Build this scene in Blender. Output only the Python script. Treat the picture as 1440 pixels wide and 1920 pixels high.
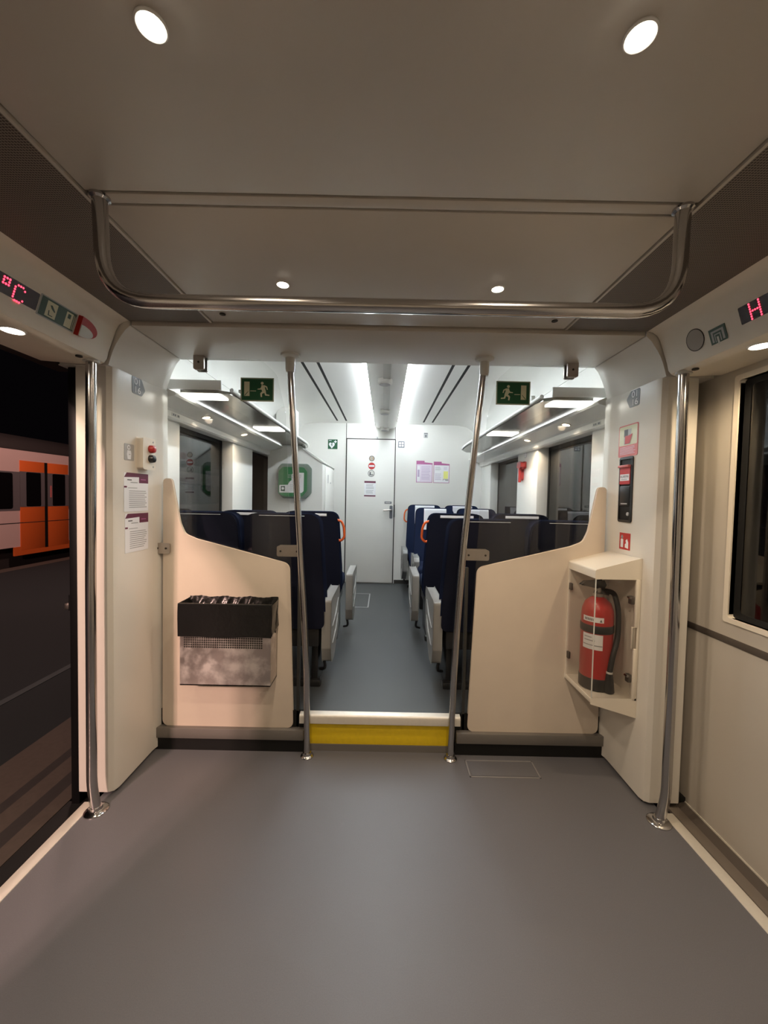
import bpy, bmesh, math, random
from math import sin, cos, pi, radians
from mathutils import Vector, Matrix
random.seed(7)
for _o in list(bpy.data.objects): bpy.data.objects.remove(_o)
SC = bpy.context.scene
COL = SC.collection

# ------------------------------------------------------------------ camera, world, exposure
cam_data = bpy.data.cameras.new('camera'); CAM = bpy.data.objects.new('camera', cam_data); COL.objects.link(CAM)
cam_data.sensor_fit = 'HORIZONTAL'; cam_data.sensor_width = 36.0
cam_data.lens = 730.17 / 1440 * 36.0
cam_data.clip_start = 0.02; cam_data.clip_end = 200
_yaw, _pitch, _roll = radians(0.037), radians(-2.082), radians(1.161)
_fw = Vector((sin(_yaw)*cos(_pitch), cos(_yaw)*cos(_pitch), sin(_pitch)))
_r = Vector((cos(_yaw), -sin(_yaw), 0)); _u = _r.cross(_fw)
_r2 = _r*cos(_roll) + _u*sin(_roll); _u2 = -_r*sin(_roll) + _u*cos(_roll)
_m = Matrix((_r2, _u2, -_fw)).transposed().to_4x4(); _m.translation = Vector((-0.004, 0, 1.36))
CAM.matrix_world = _m
SC.camera = CAM
SC.view_settings.view_transform = 'Standard'; SC.view_settings.look = 'None'
SC.view_settings.gamma = 1; SC.view_settings.use_curve_mapping = False
SC.view_settings.exposure = 1.28
W = bpy.data.worlds.new('night'); SC.world = W; W.use_nodes = True
W.node_tree.nodes['Background'].inputs[0].default_value = (0.004, 0.003, 0.004, 1)
W.node_tree.nodes['Background'].inputs[1].default_value = 0.15
# light levels (watts / emission) in one place
WARM = (1.0, 0.79, 0.58); COOL = (0.86, 0.94, 1.0); SODIUM = (1.0, 0.64, 0.54)
P_DOWN, P_HEAD, P_READ, P_PLAT, P_STRIP, P_RACK = 8.2, 6.6, 1.5, 1400.0, 26.0, 4.0

# ------------------------------------------------------------------ materials
def node_mat(name):
    m = bpy.data.materials.new(name); m.use_nodes = True
    nt = m.node_tree; b = nt.nodes['Principled BSDF']
    return m, nt, b
def mat(name, col, rough=0.5, metal=0.0, spec=0.5, noise=0.0, nscale=40.0, bump=0.0, bscale=200.0, coat=0.0):
    m, nt, b = node_mat(name)
    c = (*col, 1)
    b.inputs['Base Color'].default_value = c; b.inputs['Roughness'].default_value = rough
    b.inputs['Metallic'].default_value = metal; b.inputs['Specular IOR Level'].default_value = spec
    b.inputs['Coat Weight'].default_value = coat; b.inputs['Coat Roughness'].default_value = 0.1
    tc = nt.nodes.new('ShaderNodeTexCoord')
    if noise:
        n = nt.nodes.new('ShaderNodeTexNoise'); n.inputs['Scale'].default_value = nscale; n.inputs['Detail'].default_value = 4
        nt.links.new(tc.outputs['Object'], n.inputs['Vector'])
        mx = nt.nodes.new('ShaderNodeMix'); mx.data_type = 'RGBA'
        mx.inputs['A'].default_value = tuple(max(0, x*(1-noise)) for x in col) + (1,)
        mx.inputs['B'].default_value = tuple(min(1, x*(1+noise)) for x in col) + (1,)
        nt.links.new(n.outputs['Fac'], mx.inputs['Factor']); nt.links.new(mx.outputs['Result'], b.inputs['Base Color'])
    if bump:
        n2 = nt.nodes.new('ShaderNodeTexNoise'); n2.inputs['Scale'].default_value = bscale
        nt.links.new(tc.outputs['Object'], n2.inputs['Vector'])
        bp = nt.nodes.new('ShaderNodeBump'); bp.inputs['Strength'].default_value = bump; bp.inputs['Distance'].default_value = 0.002
        nt.links.new(n2.outputs['Fac'], bp.inputs['Height']); nt.links.new(bp.outputs['Normal'], b.inputs['Normal'])
    return m
def emit(name, col, s):
    m, nt, b = node_mat(name)
    b.inputs['Base Color'].default_value = (*[min(1, c) for c in col], 1)
    b.inputs['Emission Color'].default_value = (*col, 1); b.inputs['Emission Strength'].default_value = s
    b.inputs['Roughness'].default_value = 0.4
    return m
def glass(name, tint=(1, 1, 1), f0=0.04, rough=0.0):
    """clear sheet: tinted transparency plus a view-angle reflection that is the same from both sides"""
    m = bpy.data.materials.new(name); m.use_nodes = True; nt = m.node_tree; nt.nodes.clear()
    out = nt.nodes.new('ShaderNodeOutputMaterial'); mx = nt.nodes.new('ShaderNodeMixShader')
    t = nt.nodes.new('ShaderNodeBsdfTransparent'); t.inputs[0].default_value = (*tint, 1)
    g = nt.nodes.new('ShaderNodeBsdfGlossy'); g.inputs['Roughness'].default_value = rough
    ge = nt.nodes.new('ShaderNodeNewGeometry'); d = nt.nodes.new('ShaderNodeVectorMath'); d.operation = 'DOT_PRODUCT'
    nt.links.new(ge.outputs['Normal'], d.inputs[0]); nt.links.new(ge.outputs['Incoming'], d.inputs[1])
    def mth(op, a, b=None):
        n = nt.nodes.new('ShaderNodeMath'); n.operation = op
        for k, v in enumerate((a, b)):
            if v is None: continue
            if isinstance(v, (int, float)): n.inputs[k].default_value = v
            else: nt.links.new(v, n.inputs[k])
        return n.outputs[0]
    c = mth('ABSOLUTE', d.outputs['Value']); q = mth('POWER', mth('SUBTRACT', 1.0, c), 5.0)
    f = mth('ADD', mth('MULTIPLY', q, 1.0 - f0), f0)
    nt.links.new(f, mx.inputs[0]); nt.links.new(t.outputs[0], mx.inputs[1]); nt.links.new(g.outputs[0], mx.inputs[2])
    nt.links.new(mx.outputs[0], out.inputs[0])
    return m
def perforated(name, base, hole, pitch, hr, metal=0.0, rough=0.5, axes=(0, 1)):
    """round holes on a square grid in object space"""
    m, nt, b = node_mat(name)
    b.inputs['Metallic'].default_value = metal; b.inputs['Roughness'].default_value = rough
    tc = nt.nodes.new('ShaderNodeTexCoord'); sep = nt.nodes.new('ShaderNodeSeparateXYZ'); nt.links.new(tc.outputs['Object'], sep.inputs[0])
    def frac(i):
        a = nt.nodes.new('ShaderNodeMath'); a.operation = 'MULTIPLY'; a.inputs[1].default_value = 1/pitch; nt.links.new(sep.outputs[axes[i]], a.inputs[0])
        f = nt.nodes.new('ShaderNodeMath'); f.operation = 'FRACT'; nt.links.new(a.outputs[0], f.inputs[0])
        s = nt.nodes.new('ShaderNodeMath'); s.operation = 'SUBTRACT'; s.inputs[1].default_value = 0.5; nt.links.new(f.outputs[0], s.inputs[0])
        p = nt.nodes.new('ShaderNodeMath'); p.operation = 'MULTIPLY'; nt.links.new(s.outputs[0], p.inputs[0]); nt.links.new(s.outputs[0], p.inputs[1])
        return p
    a, c = frac(0), frac(1)
    s = nt.nodes.new('ShaderNodeMath'); s.operation = 'ADD'; nt.links.new(a.outputs[0], s.inputs[0]); nt.links.new(c.outputs[0], s.inputs[1])
    l = nt.nodes.new('ShaderNodeMath'); l.operation = 'LESS_THAN'; l.inputs[1].default_value = (hr/pitch)**2; nt.links.new(s.outputs[0], l.inputs[0])
    mx = nt.nodes.new('ShaderNodeMix'); mx.data_type = 'RGBA'; mx.inputs['A'].default_value = (*base, 1); mx.inputs['B'].default_value = (*hole, 1)
    nt.links.new(l.outputs[0], mx.inputs['Factor']); nt.links.new(mx.outputs['Result'], b.inputs['Base Color'])
    return m

M = {}
M['ceil'] = mat('ceiling_cream', (0.56, 0.52, 0.465), 0.38, noise=0.03, nscale=8)
M['cream'] = mat('cream_laminate', (0.76, 0.70, 0.60), 0.35, noise=0.03, nscale=6, bump=0.03, bscale=600)
M['wall'] = mat('wall_offwhite', (0.74, 0.71, 0.65), 0.25, noise=0.02, nscale=5)
M['saloon'] = mat('saloon_white', (0.76, 0.75, 0.71), 0.35, noise=0.02, nscale=5)
M['panel'] = mat('beige_panel', (0.69, 0.60, 0.50), 0.42, noise=0.04, nscale=9, bump=0.04, bscale=900)
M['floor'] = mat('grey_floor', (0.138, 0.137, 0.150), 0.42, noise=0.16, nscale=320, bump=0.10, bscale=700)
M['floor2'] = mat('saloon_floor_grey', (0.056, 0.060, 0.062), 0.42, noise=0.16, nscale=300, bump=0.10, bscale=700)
M['mesh'] = perforated('perforated_brown', (0.215, 0.18, 0.152), (0.04, 0.03, 0.026), 0.0065, 0.0024, rough=0.55)
M['seam'] = mat('dark_seam', (0.035, 0.03, 0.025), 0.8)
M['doorcream'] = mat('door_cream', (0.54, 0.50, 0.44), 0.4, noise=0.03, nscale=6)
M['tan'] = mat('tan_print', (0.50, 0.40, 0.28), 0.5)
M['covergrey'] = mat('cover_grey', (0.36, 0.32, 0.28), 0.5)
M['floorlight'] = mat('hatch_edge', (0.26, 0.25, 0.25), 0.35)
M['black'] = mat('black_rubber', (0.009, 0.009, 0.009), 0.55, spec=0.3)
M['postdark'] = mat('dark_post', (0.035, 0.035, 0.032), 0.4)
M['jetblack'] = mat('door_rubber', (0.0035, 0.0035, 0.004), 0.5, spec=0.25)
M['blackp'] = mat('black_plastic', (0.014, 0.014, 0.015), 0.35)
M['liner'] = mat('bin_liner', (0.010, 0.010, 0.010), 0.24, bump=0.9, bscale=30)
M['steel'] = mat('polished_steel', (0.55, 0.54, 0.54), 0.17, 1.0)
M['brushed'] = mat('brushed_steel', (0.50, 0.46, 0.42), 0.34, 1.0, noise=0.12, nscale=18)
def smudged(name, c0, c1, scale, rough):
    m, nt, b = node_mat(name); b.inputs['Metallic'].default_value = 0.85
    tc = nt.nodes.new('ShaderNodeTexCoord'); n = nt.nodes.new('ShaderNodeTexNoise'); n.inputs['Scale'].default_value = scale; n.inputs['Detail'].default_value = 3; n.inputs['Roughness'].default_value = 0.55
    nt.links.new(tc.outputs['Object'], n.inputs['Vector'])
    r = nt.nodes.new('ShaderNodeValToRGB'); r.color_ramp.elements[0].position = 0.44; r.color_ramp.elements[1].position = 0.68
    r.color_ramp.elements[0].color = (*c0, 1); r.color_ramp.elements[1].color = (*c1, 1)
    nt.links.new(n.outputs['Fac'], r.inputs['Fac']); nt.links.new(r.outputs['Color'], b.inputs['Base Color'])
    mr = nt.nodes.new('ShaderNodeMapRange'); mr.inputs['From Min'].default_value = 0.4; mr.inputs['From Max'].default_value = 0.7
    mr.inputs['To Min'].default_value = rough[0]; mr.inputs['To Max'].default_value = rough[1]
    nt.links.new(n.outputs['Fac'], mr.inputs['Value']); nt.links.new(mr.outputs['Result'], b.inputs['Roughness'])
    return m
M['binsteel'] = smudged('bin_steel', (0.50, 0.45, 0.43), (0.84, 0.79, 0.76), 15.0, (0.28, 0.6))
M['alu'] = mat('aluminium_strip', (0.78, 0.74, 0.66), 0.38, 0.25, noise=0.06, nscale=60)
M['rail'] = mat('grey_rail', (0.22, 0.205, 0.19), 0.45, 0.4)
M['gloss'] = glass('clear_screen', (0.97, 0.975, 0.97), 0.035)
M['cover'] = glass('clear_acrylic', (0.96, 0.955, 0.945), 0.03, 0.02)
M['window'] = glass('dark_window', (0.40, 0.42, 0.42), 0.08)
M['yellow'] = mat('yellow_step', (0.92, 0.66, 0.015), 0.45, noise=0.08, nscale=60, bump=0.3, bscale=60)
M['navy'] = mat('navy_fabric', (0.010, 0.018, 0.052), 0.85, spec=0.2, noise=0.25, nscale=500, bump=0.2, bscale=900)
M['navydark'] = mat('navy_back_fabric', (0.0055, 0.0075, 0.021), 0.8, spec=0.25, noise=0.2, nscale=400, bump=0.15, bscale=900)
M['cloth'] = mat('white_cloth', (0.80, 0.80, 0.84), 0.9, spec=0.1, bump=0.2, bscale=60)
M['armgrey'] = mat('grey_armrest', (0.27, 0.27, 0.262), 0.34)
M['orange'] = mat('orange_handle', (0.80, 0.13, 0.02), 0.4)
M['white'] = mat('white_paint', (0.82, 0.82, 0.80), 0.4)
M['paper'] = mat('white_paper', (0.80, 0.80, 0.82), 0.6)
M['pink'] = mat('pinkish_paper', (0.74, 0.66, 0.76), 0.6)
M['purple'] = mat('purple_ink', (0.13, 0.02, 0.055), 0.5)
M['magenta'] = mat('magenta_ink', (0.42, 0.12, 0.28), 0.5)
M['ink'] = mat('grey_ink', (0.36, 0.36, 0.37), 0.6)
M['inkd'] = mat('dark_ink', (0.10, 0.10, 0.11), 0.6)
M['violet'] = mat('violet_ink', (0.50, 0.40, 0.56), 0.6)
M['signgrey'] = mat('sign_grey', (0.15, 0.16, 0.18), 0.4)
M['signmid'] = mat('sign_mid_grey', (0.42, 0.42, 0.42), 0.4)
M['green'] = mat('sign_green', (0.013, 0.095, 0.042), 0.4)
M['greend'] = mat('dull_green', (0.05, 0.10, 0.075), 0.4)
M['greenb'] = mat('bag_green', (0.025, 0.20, 0.065), 0.5)
M['greenrim'] = mat('sign_rim', (0.42, 0.46, 0.36), 0.4)
M['glow'] = mat('sign_pale', (0.68, 0.68, 0.50), 0.45)
M['red'] = mat('red_paint', (0.42, 0.018, 0.016), 0.3, coat=0.3)
M['redsign'] = mat('red_sign', (0.50, 0.035, 0.035), 0.4)
M['redpale'] = mat('faded_red', (0.62, 0.17, 0.17), 0.4)
M['ybright'] = mat('yellow_print', (0.80, 0.80, 0.25), 0.6)
M['pgrey'] = mat('pale_grey_plastic', (0.62, 0.62, 0.58), 0.4)
M['greyplate'] = mat('aed_backplate', (0.20, 0.24, 0.21), 0.35)
M['doorgrey'] = mat('door_strip_grey', (0.085, 0.07, 0.06), 0.5)
M['sill'] = mat('sill_brown', (0.20, 0.17, 0.145), 0.45, 0.2)
M['ledpanel'] = mat('led_panel', (0.022, 0.003, 0.008), 0.25)
M['led'] = emit('led_red', (1.0, 0.04, 0.08), 1.6)
M['lamp'] = emit('lamp_warm', (1.0, 0.90, 0.74), 6.0)
M['lampsmall'] = emit('lamp_small', (1.0, 0.82, 0.55), 4.0)
M['strip'] = emit('strip_cool', COOL, P_STRIP)
M['rackglow'] = emit('rack_light', (1.0, 0.97, 0.86), P_RACK)
M['chrome'] = mat('lamp_ring', (0.60, 0.55, 0.48), 0.22, 0.9)
M['slot'] = mat('air_slot', (0.012, 0.011, 0.010), 0.8)
M['rackmetal'] = mat('rack_metal', (0.33, 0.32, 0.29), 0.24, 0.85, noise=0.10, nscale=10)
M['asphalt'] = mat('platform_asphalt', (0.005, 0.0088, 0.0112), 0.9, noise=0.3, nscale=60)
M['paving'] = mat('platform_paving', (0.062, 0.047, 0.038), 0.8, noise=0.2, nscale=40)
M['pavedark'] = mat('platform_dark_band', (0.022, 0.018, 0.017), 0.8, noise=0.2, nscale=40)
M['line'] = mat('platform_line', (0.04, 0.05, 0.055), 0.8)
M['tracks'] = mat('track_bed', (0.03, 0.024, 0.02), 0.95, noise=0.4, nscale=12)
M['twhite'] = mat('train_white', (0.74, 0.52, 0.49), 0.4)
M['torange'] = mat('train_orange', (0.80, 0.145, 0.03), 0.4)
M['tgrey'] = mat('train_grey', (0.16, 0.14, 0.15), 0.45)
M['tdark'] = mat('train_roof', (0.035, 0.028, 0.028), 0.6)
M['tglass'] = mat('train_window', (0.006, 0.005, 0.006), 0.12)

# ------------------------------------------------------------------ mesh builder
class MB:
    def __init__(s): s.bm = bmesh.new(); s.mats = []
    def mi(s, m):
        m = M[m] if isinstance(m, str) else m
        if m not in s.mats: s.mats.append(m)
        return s.mats.index(m)
    def _take(s, b, m, bev=0.0, seg=2, ang=30):
        if bev > 0:
            b.normal_update()
            es = [e for e in b.edges if len(e.link_faces) == 2 and e.calc_face_angle(0) > radians(ang)]
            bmesh.ops.bevel(b, geom=es, offset=bev, offset_type='OFFSET', segments=seg, profile=0.5, affect='EDGES', clamp_overlap=True)
        bmesh.ops.recalc_face_normals(b, faces=b.faces)
        k = s.mi(m)
        vm = {v: s.bm.verts.new(v.co) for v in b.verts}
        for f in b.faces:
            try:
                nf = s.bm.faces.new([vm[v] for v in f.verts]); nf.material_index = k
            except ValueError: pass
        b.free(); return s
    def box(s, x0, x1, y0, y1, z0, z1, m, bev=0.0, seg=2):
        b = bmesh.new()
        r = bmesh.ops.create_cube(b, size=1.0)
        for v in r['verts']:
            v.co = Vector(((x0+x1)/2 + v.co.x*(x1-x0), (y0+y1)/2 + v.co.y*(y1-y0), (z0+z1)/2 + v.co.z*(z1-z0)))
        return s._take(b, m, bev, seg)
    def prism(s, poly, axis, a, c, m, bev=0.0, seg=2, ang=30, func=None):
        """poly: 2D points in the two other axes (xyz order); a, c: ends (numbers or per-vertex lists)"""
        b = bmesh.new(); n = len(poly)
        aa = a if isinstance(a, (list, tuple)) else [a]*n
        cc = c if isinstance(c, (list, tuple)) else [c]*n
        def P(p, t):
            q = {'x': (t, p[0], p[1]), 'y': (p[0], t, p[1]), 'z': (p[0], p[1], t)}[axis]
            q = Vector(q); return func(q) if func else q
        A = [b.verts.new(P(p, t)) for p, t in zip(poly, aa)]
        B = [b.verts.new(P(p, t)) for p, t in zip(poly, cc)]
        b.faces.new(A); b.faces.new(B[::-1])
        for i in range(n): b.faces.new((A[i], A[(i+1) % n], B[(i+1) % n], B[i]))
        return s._take(b, m, bev, seg, ang)
    def tube(s, pts, r, m, n=14, caps=True):
        b = bmesh.new(); pts = [Vector(p) for p in pts]; rings = []
        rr = r if isinstance(r, (list, tuple)) else [r]*len(pts)
        ref = None
        for i, p in enumerate(pts):
            d = ((pts[min(i+1, len(pts)-1)] - pts[max(i-1, 0)])).normalized()
            if ref is None:
                ref = d.orthogonal().normalized()
            ref = (ref - d*ref.dot(d)).normalized(); w = d.cross(ref)
            rings.append([b.verts.new(p + (ref*cos(2*pi*k/n) + w*sin(2*pi*k/n))*rr[i]) for k in range(n)])
        for i in range(len(rings)-1):
            for k in range(n):
                b.faces.new((rings[i][k], rings[i][(k+1) % n], rings[i+1][(k+1) % n], rings[i+1][k]))
        if caps: b.faces.new(rings[0]); b.faces.new(rings[-1][::-1])
        return s._take(b, m)
    def lathe(s, prof, center, m, n=28, axis='z', T=None):
        """prof: (radius, height) pairs"""
        b = bmesh.new(); C = Vector(center); rings = []
        for (r, h) in prof:
            ring = []
            for k in range(n):
                a = 2*pi*k/n; x, y = r*cos(a), r*sin(a)
                q = {'z': Vector((x, y, h)), 'y': Vector((x, h, y)), 'x': Vector((h, x, y))}[axis]
                if T: q = T @ q
                ring.append(b.verts.new(C + q))
            rings.append(ring)
        for i in range(len(rings)-1):
            for k in range(n): b.faces.new((rings[i][k], rings[i][(k+1) % n], rings[i+1][(k+1) % n], rings[i+1][k]))
        b.faces.new(rings[0]); b.faces.new(rings[-1][::-1])
        return s._take(b, m)
    def quad(s, pts, m):
        b = bmesh.new(); b.faces.new([b.verts.new(p) for p in pts]); return s._take(b, m)
    def grid(s, fn, nu, nv, m):
        b = bmesh.new()
        V = [[b.verts.new(fn(i/nu, j/nv)) for j in range(nv+1)] for i in range(nu+1)]
        for i in range(nu):
            for j in range(nv): b.faces.new((V[i][j], V[i+1][j], V[i+1][j+1], V[i][j+1]))
        return s._take(b, m)
    def build(s, name, parent=None, kind=None, label=None, cat=None, group=None, smooth=35):
        me = bpy.data.meshes.new(name); s.bm.to_mesh(me); s.bm.free()
        for m in s.mats: me.materials.append(m)
        me.polygons.foreach_set('use_smooth', [True]*len(me.polygons)); me.set_sharp_from_angle(angle=radians(smooth))
        o = bpy.data.objects.new(name, me); COL.objects.link(o)
        if parent is not None:
            o.parent = parent; o.matrix_parent_inverse = parent.matrix_world.inverted()
        if kind: o['kind'] = kind
        if label: o['label'] = label
        if cat: o['category'] = cat
        if group: o['group'] = group
        return o
def thing(name, label, cat, loc=(0, 0, 0), group=None):
    o = bpy.data.objects.new(name, None); COL.objects.link(o); o.location = loc; o.empty_display_size = 0.05
    o.matrix_world = Matrix.Translation(loc)
    o['label'] = label; o['category'] = cat
    if group: o['group'] = group
    return o
def struct(name): 
    o = bpy.data.objects.new(name, None); COL.objects.link(o); o['kind'] = 'structure'; return o

def rounded(pts, rad, n=5):
    """round the corners of a 2D polygon; rad: number or list"""
    out = []; N = len(pts); R = rad if isinstance(rad, (list, tuple)) else [rad]*N
    for i in range(N):
        p = Vector(pts[i]); a = Vector(pts[i-1]) - p; c = Vector(pts[(i+1) % N]) - p
        if R[i] <= 0: out.append(tuple(p)); continue
        ang = a.angle(c); d = min(R[i]/math.tan(ang/2), a.length*0.49, c.length*0.49)
        p0 = p + a.normalized()*d; p1 = p + c.normalized()*d
        for k in range(n+1):
            t = k/n; q = p0*(1-t)**2 + p*2*t*(1-t) + p1*t*t
            out.append(tuple(q))
    return out
def rrect(x0, x1, y0, y1, r, n=5): return rounded([(x0, y0), (x1, y0), (x1, y1), (x0, y1)], r, n)
def circ(cx, cy, r, n=24): return [(cx+r*cos(2*pi*k/n), cy+r*sin(2*pi*k/n)) for k in range(n)]

def arc_path(pts, r, n=6):
    """3D polyline with rounded corners"""
    P = [Vector(p) for p in pts]; out = [P[0]]
    for i in range(1, len(P)-1):
        a = P[i-1]-P[i]; c = P[i+1]-P[i]; d = min(r, a.length*0.49, c.length*0.49)
        p0 = P[i]+a.normalized()*d; p1 = P[i]+c.normalized()*d
        for k in range(n+1):
            t = k/n; out.append(p0*(1-t)**2 + P[i]*2*t*(1-t) + p1*t*t)
    out.append(P[-1]); return out

class Sign(MB):
    """flat printed things: layers of coloured shapes in a local frame (u right, v up, n out of the surface)"""
    def __init__(s, O, u, v, n, t=0.0012):
        super().__init__(); s.O = Vector(O); s.u = Vector(u).normalized(); s.v = Vector(v).normalized(); s.n = Vector(n).normalized(); s.t = t; s.L = 0
    def P(s, p, h): return s.O + s.u*p[0] + s.v*p[1] + s.n*h
    def plate(s, poly, m):
        b = bmesh.new(); n = len(poly)
        A = [b.verts.new(s.P(p, -0.0005)) for p in poly]; B = [b.verts.new(s.P(p, s.t)) for p in poly]
        b.faces.new(A[::-1]); b.faces.new(B)
        for i in range(n): b.faces.new((A[i], A[(i+1) % n], B[(i+1) % n], B[i]))
        return s._take(b, m)
    def poly(s, pts, m, L=1):
        b = bmesh.new(); b.faces.new([b.verts.new(s.P(p, s.t + 0.0005*L)) for p in pts]); return s._take(b, m)
    def rect(s, a, b, c, d, m, L=1): return s.poly([(a, c), (b, c), (b, d), (a, d)], m, L)
    def disc(s, x, y, r, m, L=1, n=24): return s.poly(circ(x, y, r, n), m, L)
    def bars(s, x0, x1, y1, y0, n, m, L=2, fill=0.45, rag=0.25):
        h = (y1-y0)/n
        for i in range(n):
            y = y1 - i*h
            s.rect(x0, x1 - (x1-x0)*rag*random.random(), y - h*fill, y, m, L)
        return s
    def text(s, txt, x, y, size, m, L=2, align='CENTER', sx=1.0, bold=0.0):
        cu = bpy.data.curves.new('t', 'FONT'); cu.body = txt; cu.size = size; cu.align_x = align; cu.align_y = 'CENTER'; cu.offset = bold
        ob = bpy.data.objects.new('t', cu); me = bpy.data.meshes.new_from_object(ob)
        k = s.mi(m)
        vs = [s.bm.verts.new(s.P((x + v.co.x*sx, y + v.co.y), s.t + 0.0005*L)) for v in me.vertices]
        for f in me.polygons:
            try: nf = s.bm.faces.new([vs[i] for i in f.vertices]); nf.material_index = k
            except ValueError: pass
        bpy.data.objects.remove(ob); bpy.data.curves.remove(cu); bpy.data.meshes.remove(me)
        return s

def spot(name, loc, parent, power, col, size=150, rad=0.03, blend=0.9, dirv=(0, 0, -1)):
    l = bpy.data.lights.new(name, 'SPOT'); l.energy = power; l.color = col; l.spot_size = radians(size); l.spot_blend = blend; l.shadow_soft_size = rad
    o = bpy.data.objects.new(name, l); COL.objects.link(o)
    o.matrix_world = Matrix.Translation(loc) @ Vector(dirv).to_track_quat('-Z', 'Y').to_matrix().to_4x4()
    if parent is not None: o.parent = parent; o.matrix_parent_inverse = parent.matrix_world.inverted()
    return o

# ================================================================== SETTING: vestibule
H = 2.09          # vestibule ceiling
YB = -1.9         # rear end of the vestibule
PART = 2.06       # plane of the glass screens
F2 = 0.20         # saloon floor
YE = 5.257        # saloon end wall
HS = 2.35         # saloon ceiling
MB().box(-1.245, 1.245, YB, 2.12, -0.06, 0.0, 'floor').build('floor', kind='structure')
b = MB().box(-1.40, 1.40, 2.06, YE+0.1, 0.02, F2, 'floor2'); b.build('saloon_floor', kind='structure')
# door sills: bright strip, then dark ledge
for s, nm in ((-1, 'trim_1'), (1, 'trim_2')):
    MB().box(*sorted((s*1.243, s*1.290)), YB, 1.66, -0.06, 0.003, 'alu', 0.002).build(nm, kind='structure')
b = MB()
b.box(1.290, 1.302, YB, 1.75, -0.06, -0.02, 'black'); b.box(1.302, 1.352, YB, 1.75, -0.06, -0.006, 'sill', 0.003)
b.prism([(1.352, -0.06), (1.352, -0.012), (1.398, -0.002), (1.398, -0.06)], 'y', YB, 1.79, 'doorgrey'); b.box(1.3965, 1.4005, YB, 1.785, -0.004, 0.004, 'alu')
b.build('trim_3', kind='structure')
b = MB()
b.box(-1.385, -1.290, YB, 1.75, -0.16, -0.05, 'black'); b.box(-1.43, -1.385, YB, 1.75, -0.16, -0.07, 'black')
b.build('trim_4', kind='structure')
# ceiling: three panels with open joints, dark backing
b = MB()
XI = 0.745
b.box(-XI, XI, YB, 0.972, H, H+0.02, 'ceil', 0.003)
b.box(-XI, XI, 0.980, 1.012, H, H+0.02, 'ceil', 0.002)
b.box(-XI, XI, 1.020, 1.680, H, H+0.02, 'ceil', 0.003)
b.box(-1.5, 1.5, YB, 2.06, H+0.03, H+0.06, 'seam')
b.build('ceiling', kind='structure')
# soffit between the side covings up to the screens, then the bulkhead above the saloon side
b = MB()
b.box(-1.0975, 1.0975, 1.688, 2.10, H-0.018, H+0.008, 'ceil', 0.004)
b.box(-1.40, 1.40, 2.06, 2.10, H+0.008, 2.46, 'saloon'); b.box(-1.3, 1.3, 1.684, 2.06, H+0.010, H+0.02, 'seam')
b.build('ceiling_soffit', kind='structure')
# perforated side panels with a bright edge strip
for s, nm in ((-1, 'ceiling_panel'), (1, 'ceiling_panel')):
    b = MB(); b.box(*sorted((s*0.757, s*1.100)), YB, 1.680, H-0.002, H+0.012, 'mesh')
    b.box(*sorted((s*0.749, s*0.757)), YB, 1.680, H-0.004, H+0.012, 'ceil')
    b.build(nm, kind='structure')
# door headers (long boxes over the doors) with their rounded nose
KX = 0.05/0.155
def hx(z): return 1.2 - (z-1.92)*KX
prof = [(1.100, 2.092), (1.128, 2.084), (1.146, 2.072), (hx(2.05), 2.05), (hx(1.955), 1.955), (1.193, 1.925), (1.200, 1.908), (1.215, 1.899), (1.24, 1.896), (1.318, 1.898), (1.45, 1.905), (1.45, 2.11), (1.10, 2.11)]
ends = [1.686, 1.686, 1.685, 1.684, 1.680, 1.676, 1.670, 1.666, 1.662, 1.658, 1.65, 1.65, 1.686]
for s, nm in ((-1, 'wall_left_header'), (1, 'wall_right_header')):
    b = MB(); b.prism([(s*x, z) for x, z in prof], 'y', YB, ends, 'cream'); b.build(nm, kind='structure', smooth=28)
# pillars between doors and screens, with the coving above
cov = [(1.41, 1.90), (1.196, 1.905), (1.191, 1.92), (1.186, 1.938), (1.178, 1.962), (1.167, 1.988), (1.154, 2.010), (1.141, 2.030), (1.125, 2.052), (1.110, 2.066), (1.1035, 2.073), (1.1035, 2.098), (1.41, 2.098)]
for s, nm in ((-1, 'wall_left'), (1, 'wall_right')):
    b = MB()
    pl = [(1.170, 2.10), (1.170, 2.066), (1.1735, 2.050), (1.180, 2.028), (1.186, 2.005), (1.188, 1.985), (1.188, 1.735), (1.195, 1.712), (1.215, 1.701), (1.345, 1.701), (1.352, 1.708), (1.352, 2.10)]
    b.prism([(s*x, y) for x, y in pl], 'z', 0.015, 1.906, 'wall')
    # coving: the same inner line, swept in five steps so that it follows the flared end of the pillar
    st = [(1.690, 0.0), (1.985, 0.0), (2.005, 0.002), (2.028, 0.008), (2.050, 0.0145), (2.066, 0.018), (2.10, 0.018)]
    cb = bmesh.new(); rows = []
    for (yy, off) in st:
        rows.append([cb.verts.new((s*(x - off*max(0.0, min(1.0, (2.075-z)/0.10))*(x < 1.3)), yy, z)) for x, z in cov])
    for a in range(len(rows)-1):
        for c in range(len(cov)): cb.faces.new((rows[a][c], rows[a][(c+1) % len(cov)], rows[a+1][(c+1) % len(cov)], rows[a+1][c]))
    cb.faces.new(rows[0]); cb.faces.new(rows[-1][::-1]); b._take(cb, 'wall')
    b.box(*sorted((s*1.20, s*1.40)), 1.73, 2.10, 0.0, 0.02, 'black')
    b.build(nm, kind='structure', smooth=28)
for s, nm in ((-1, 'wall_left_rear'), (1, 'wall_right_rear')):
    b = MB(); b.box(*sorted((s*1.21, s*1.40)), YB, 0.0 if s < 0 else 0.38, 0.0, 1.93, 'wall', 0.01); b.build(nm, kind='structure')
MB().box(-1.40, 1.40, YB-0.05, YB, -0.05, 2.3, 'cream').build('wall_rear', kind='structure')

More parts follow.
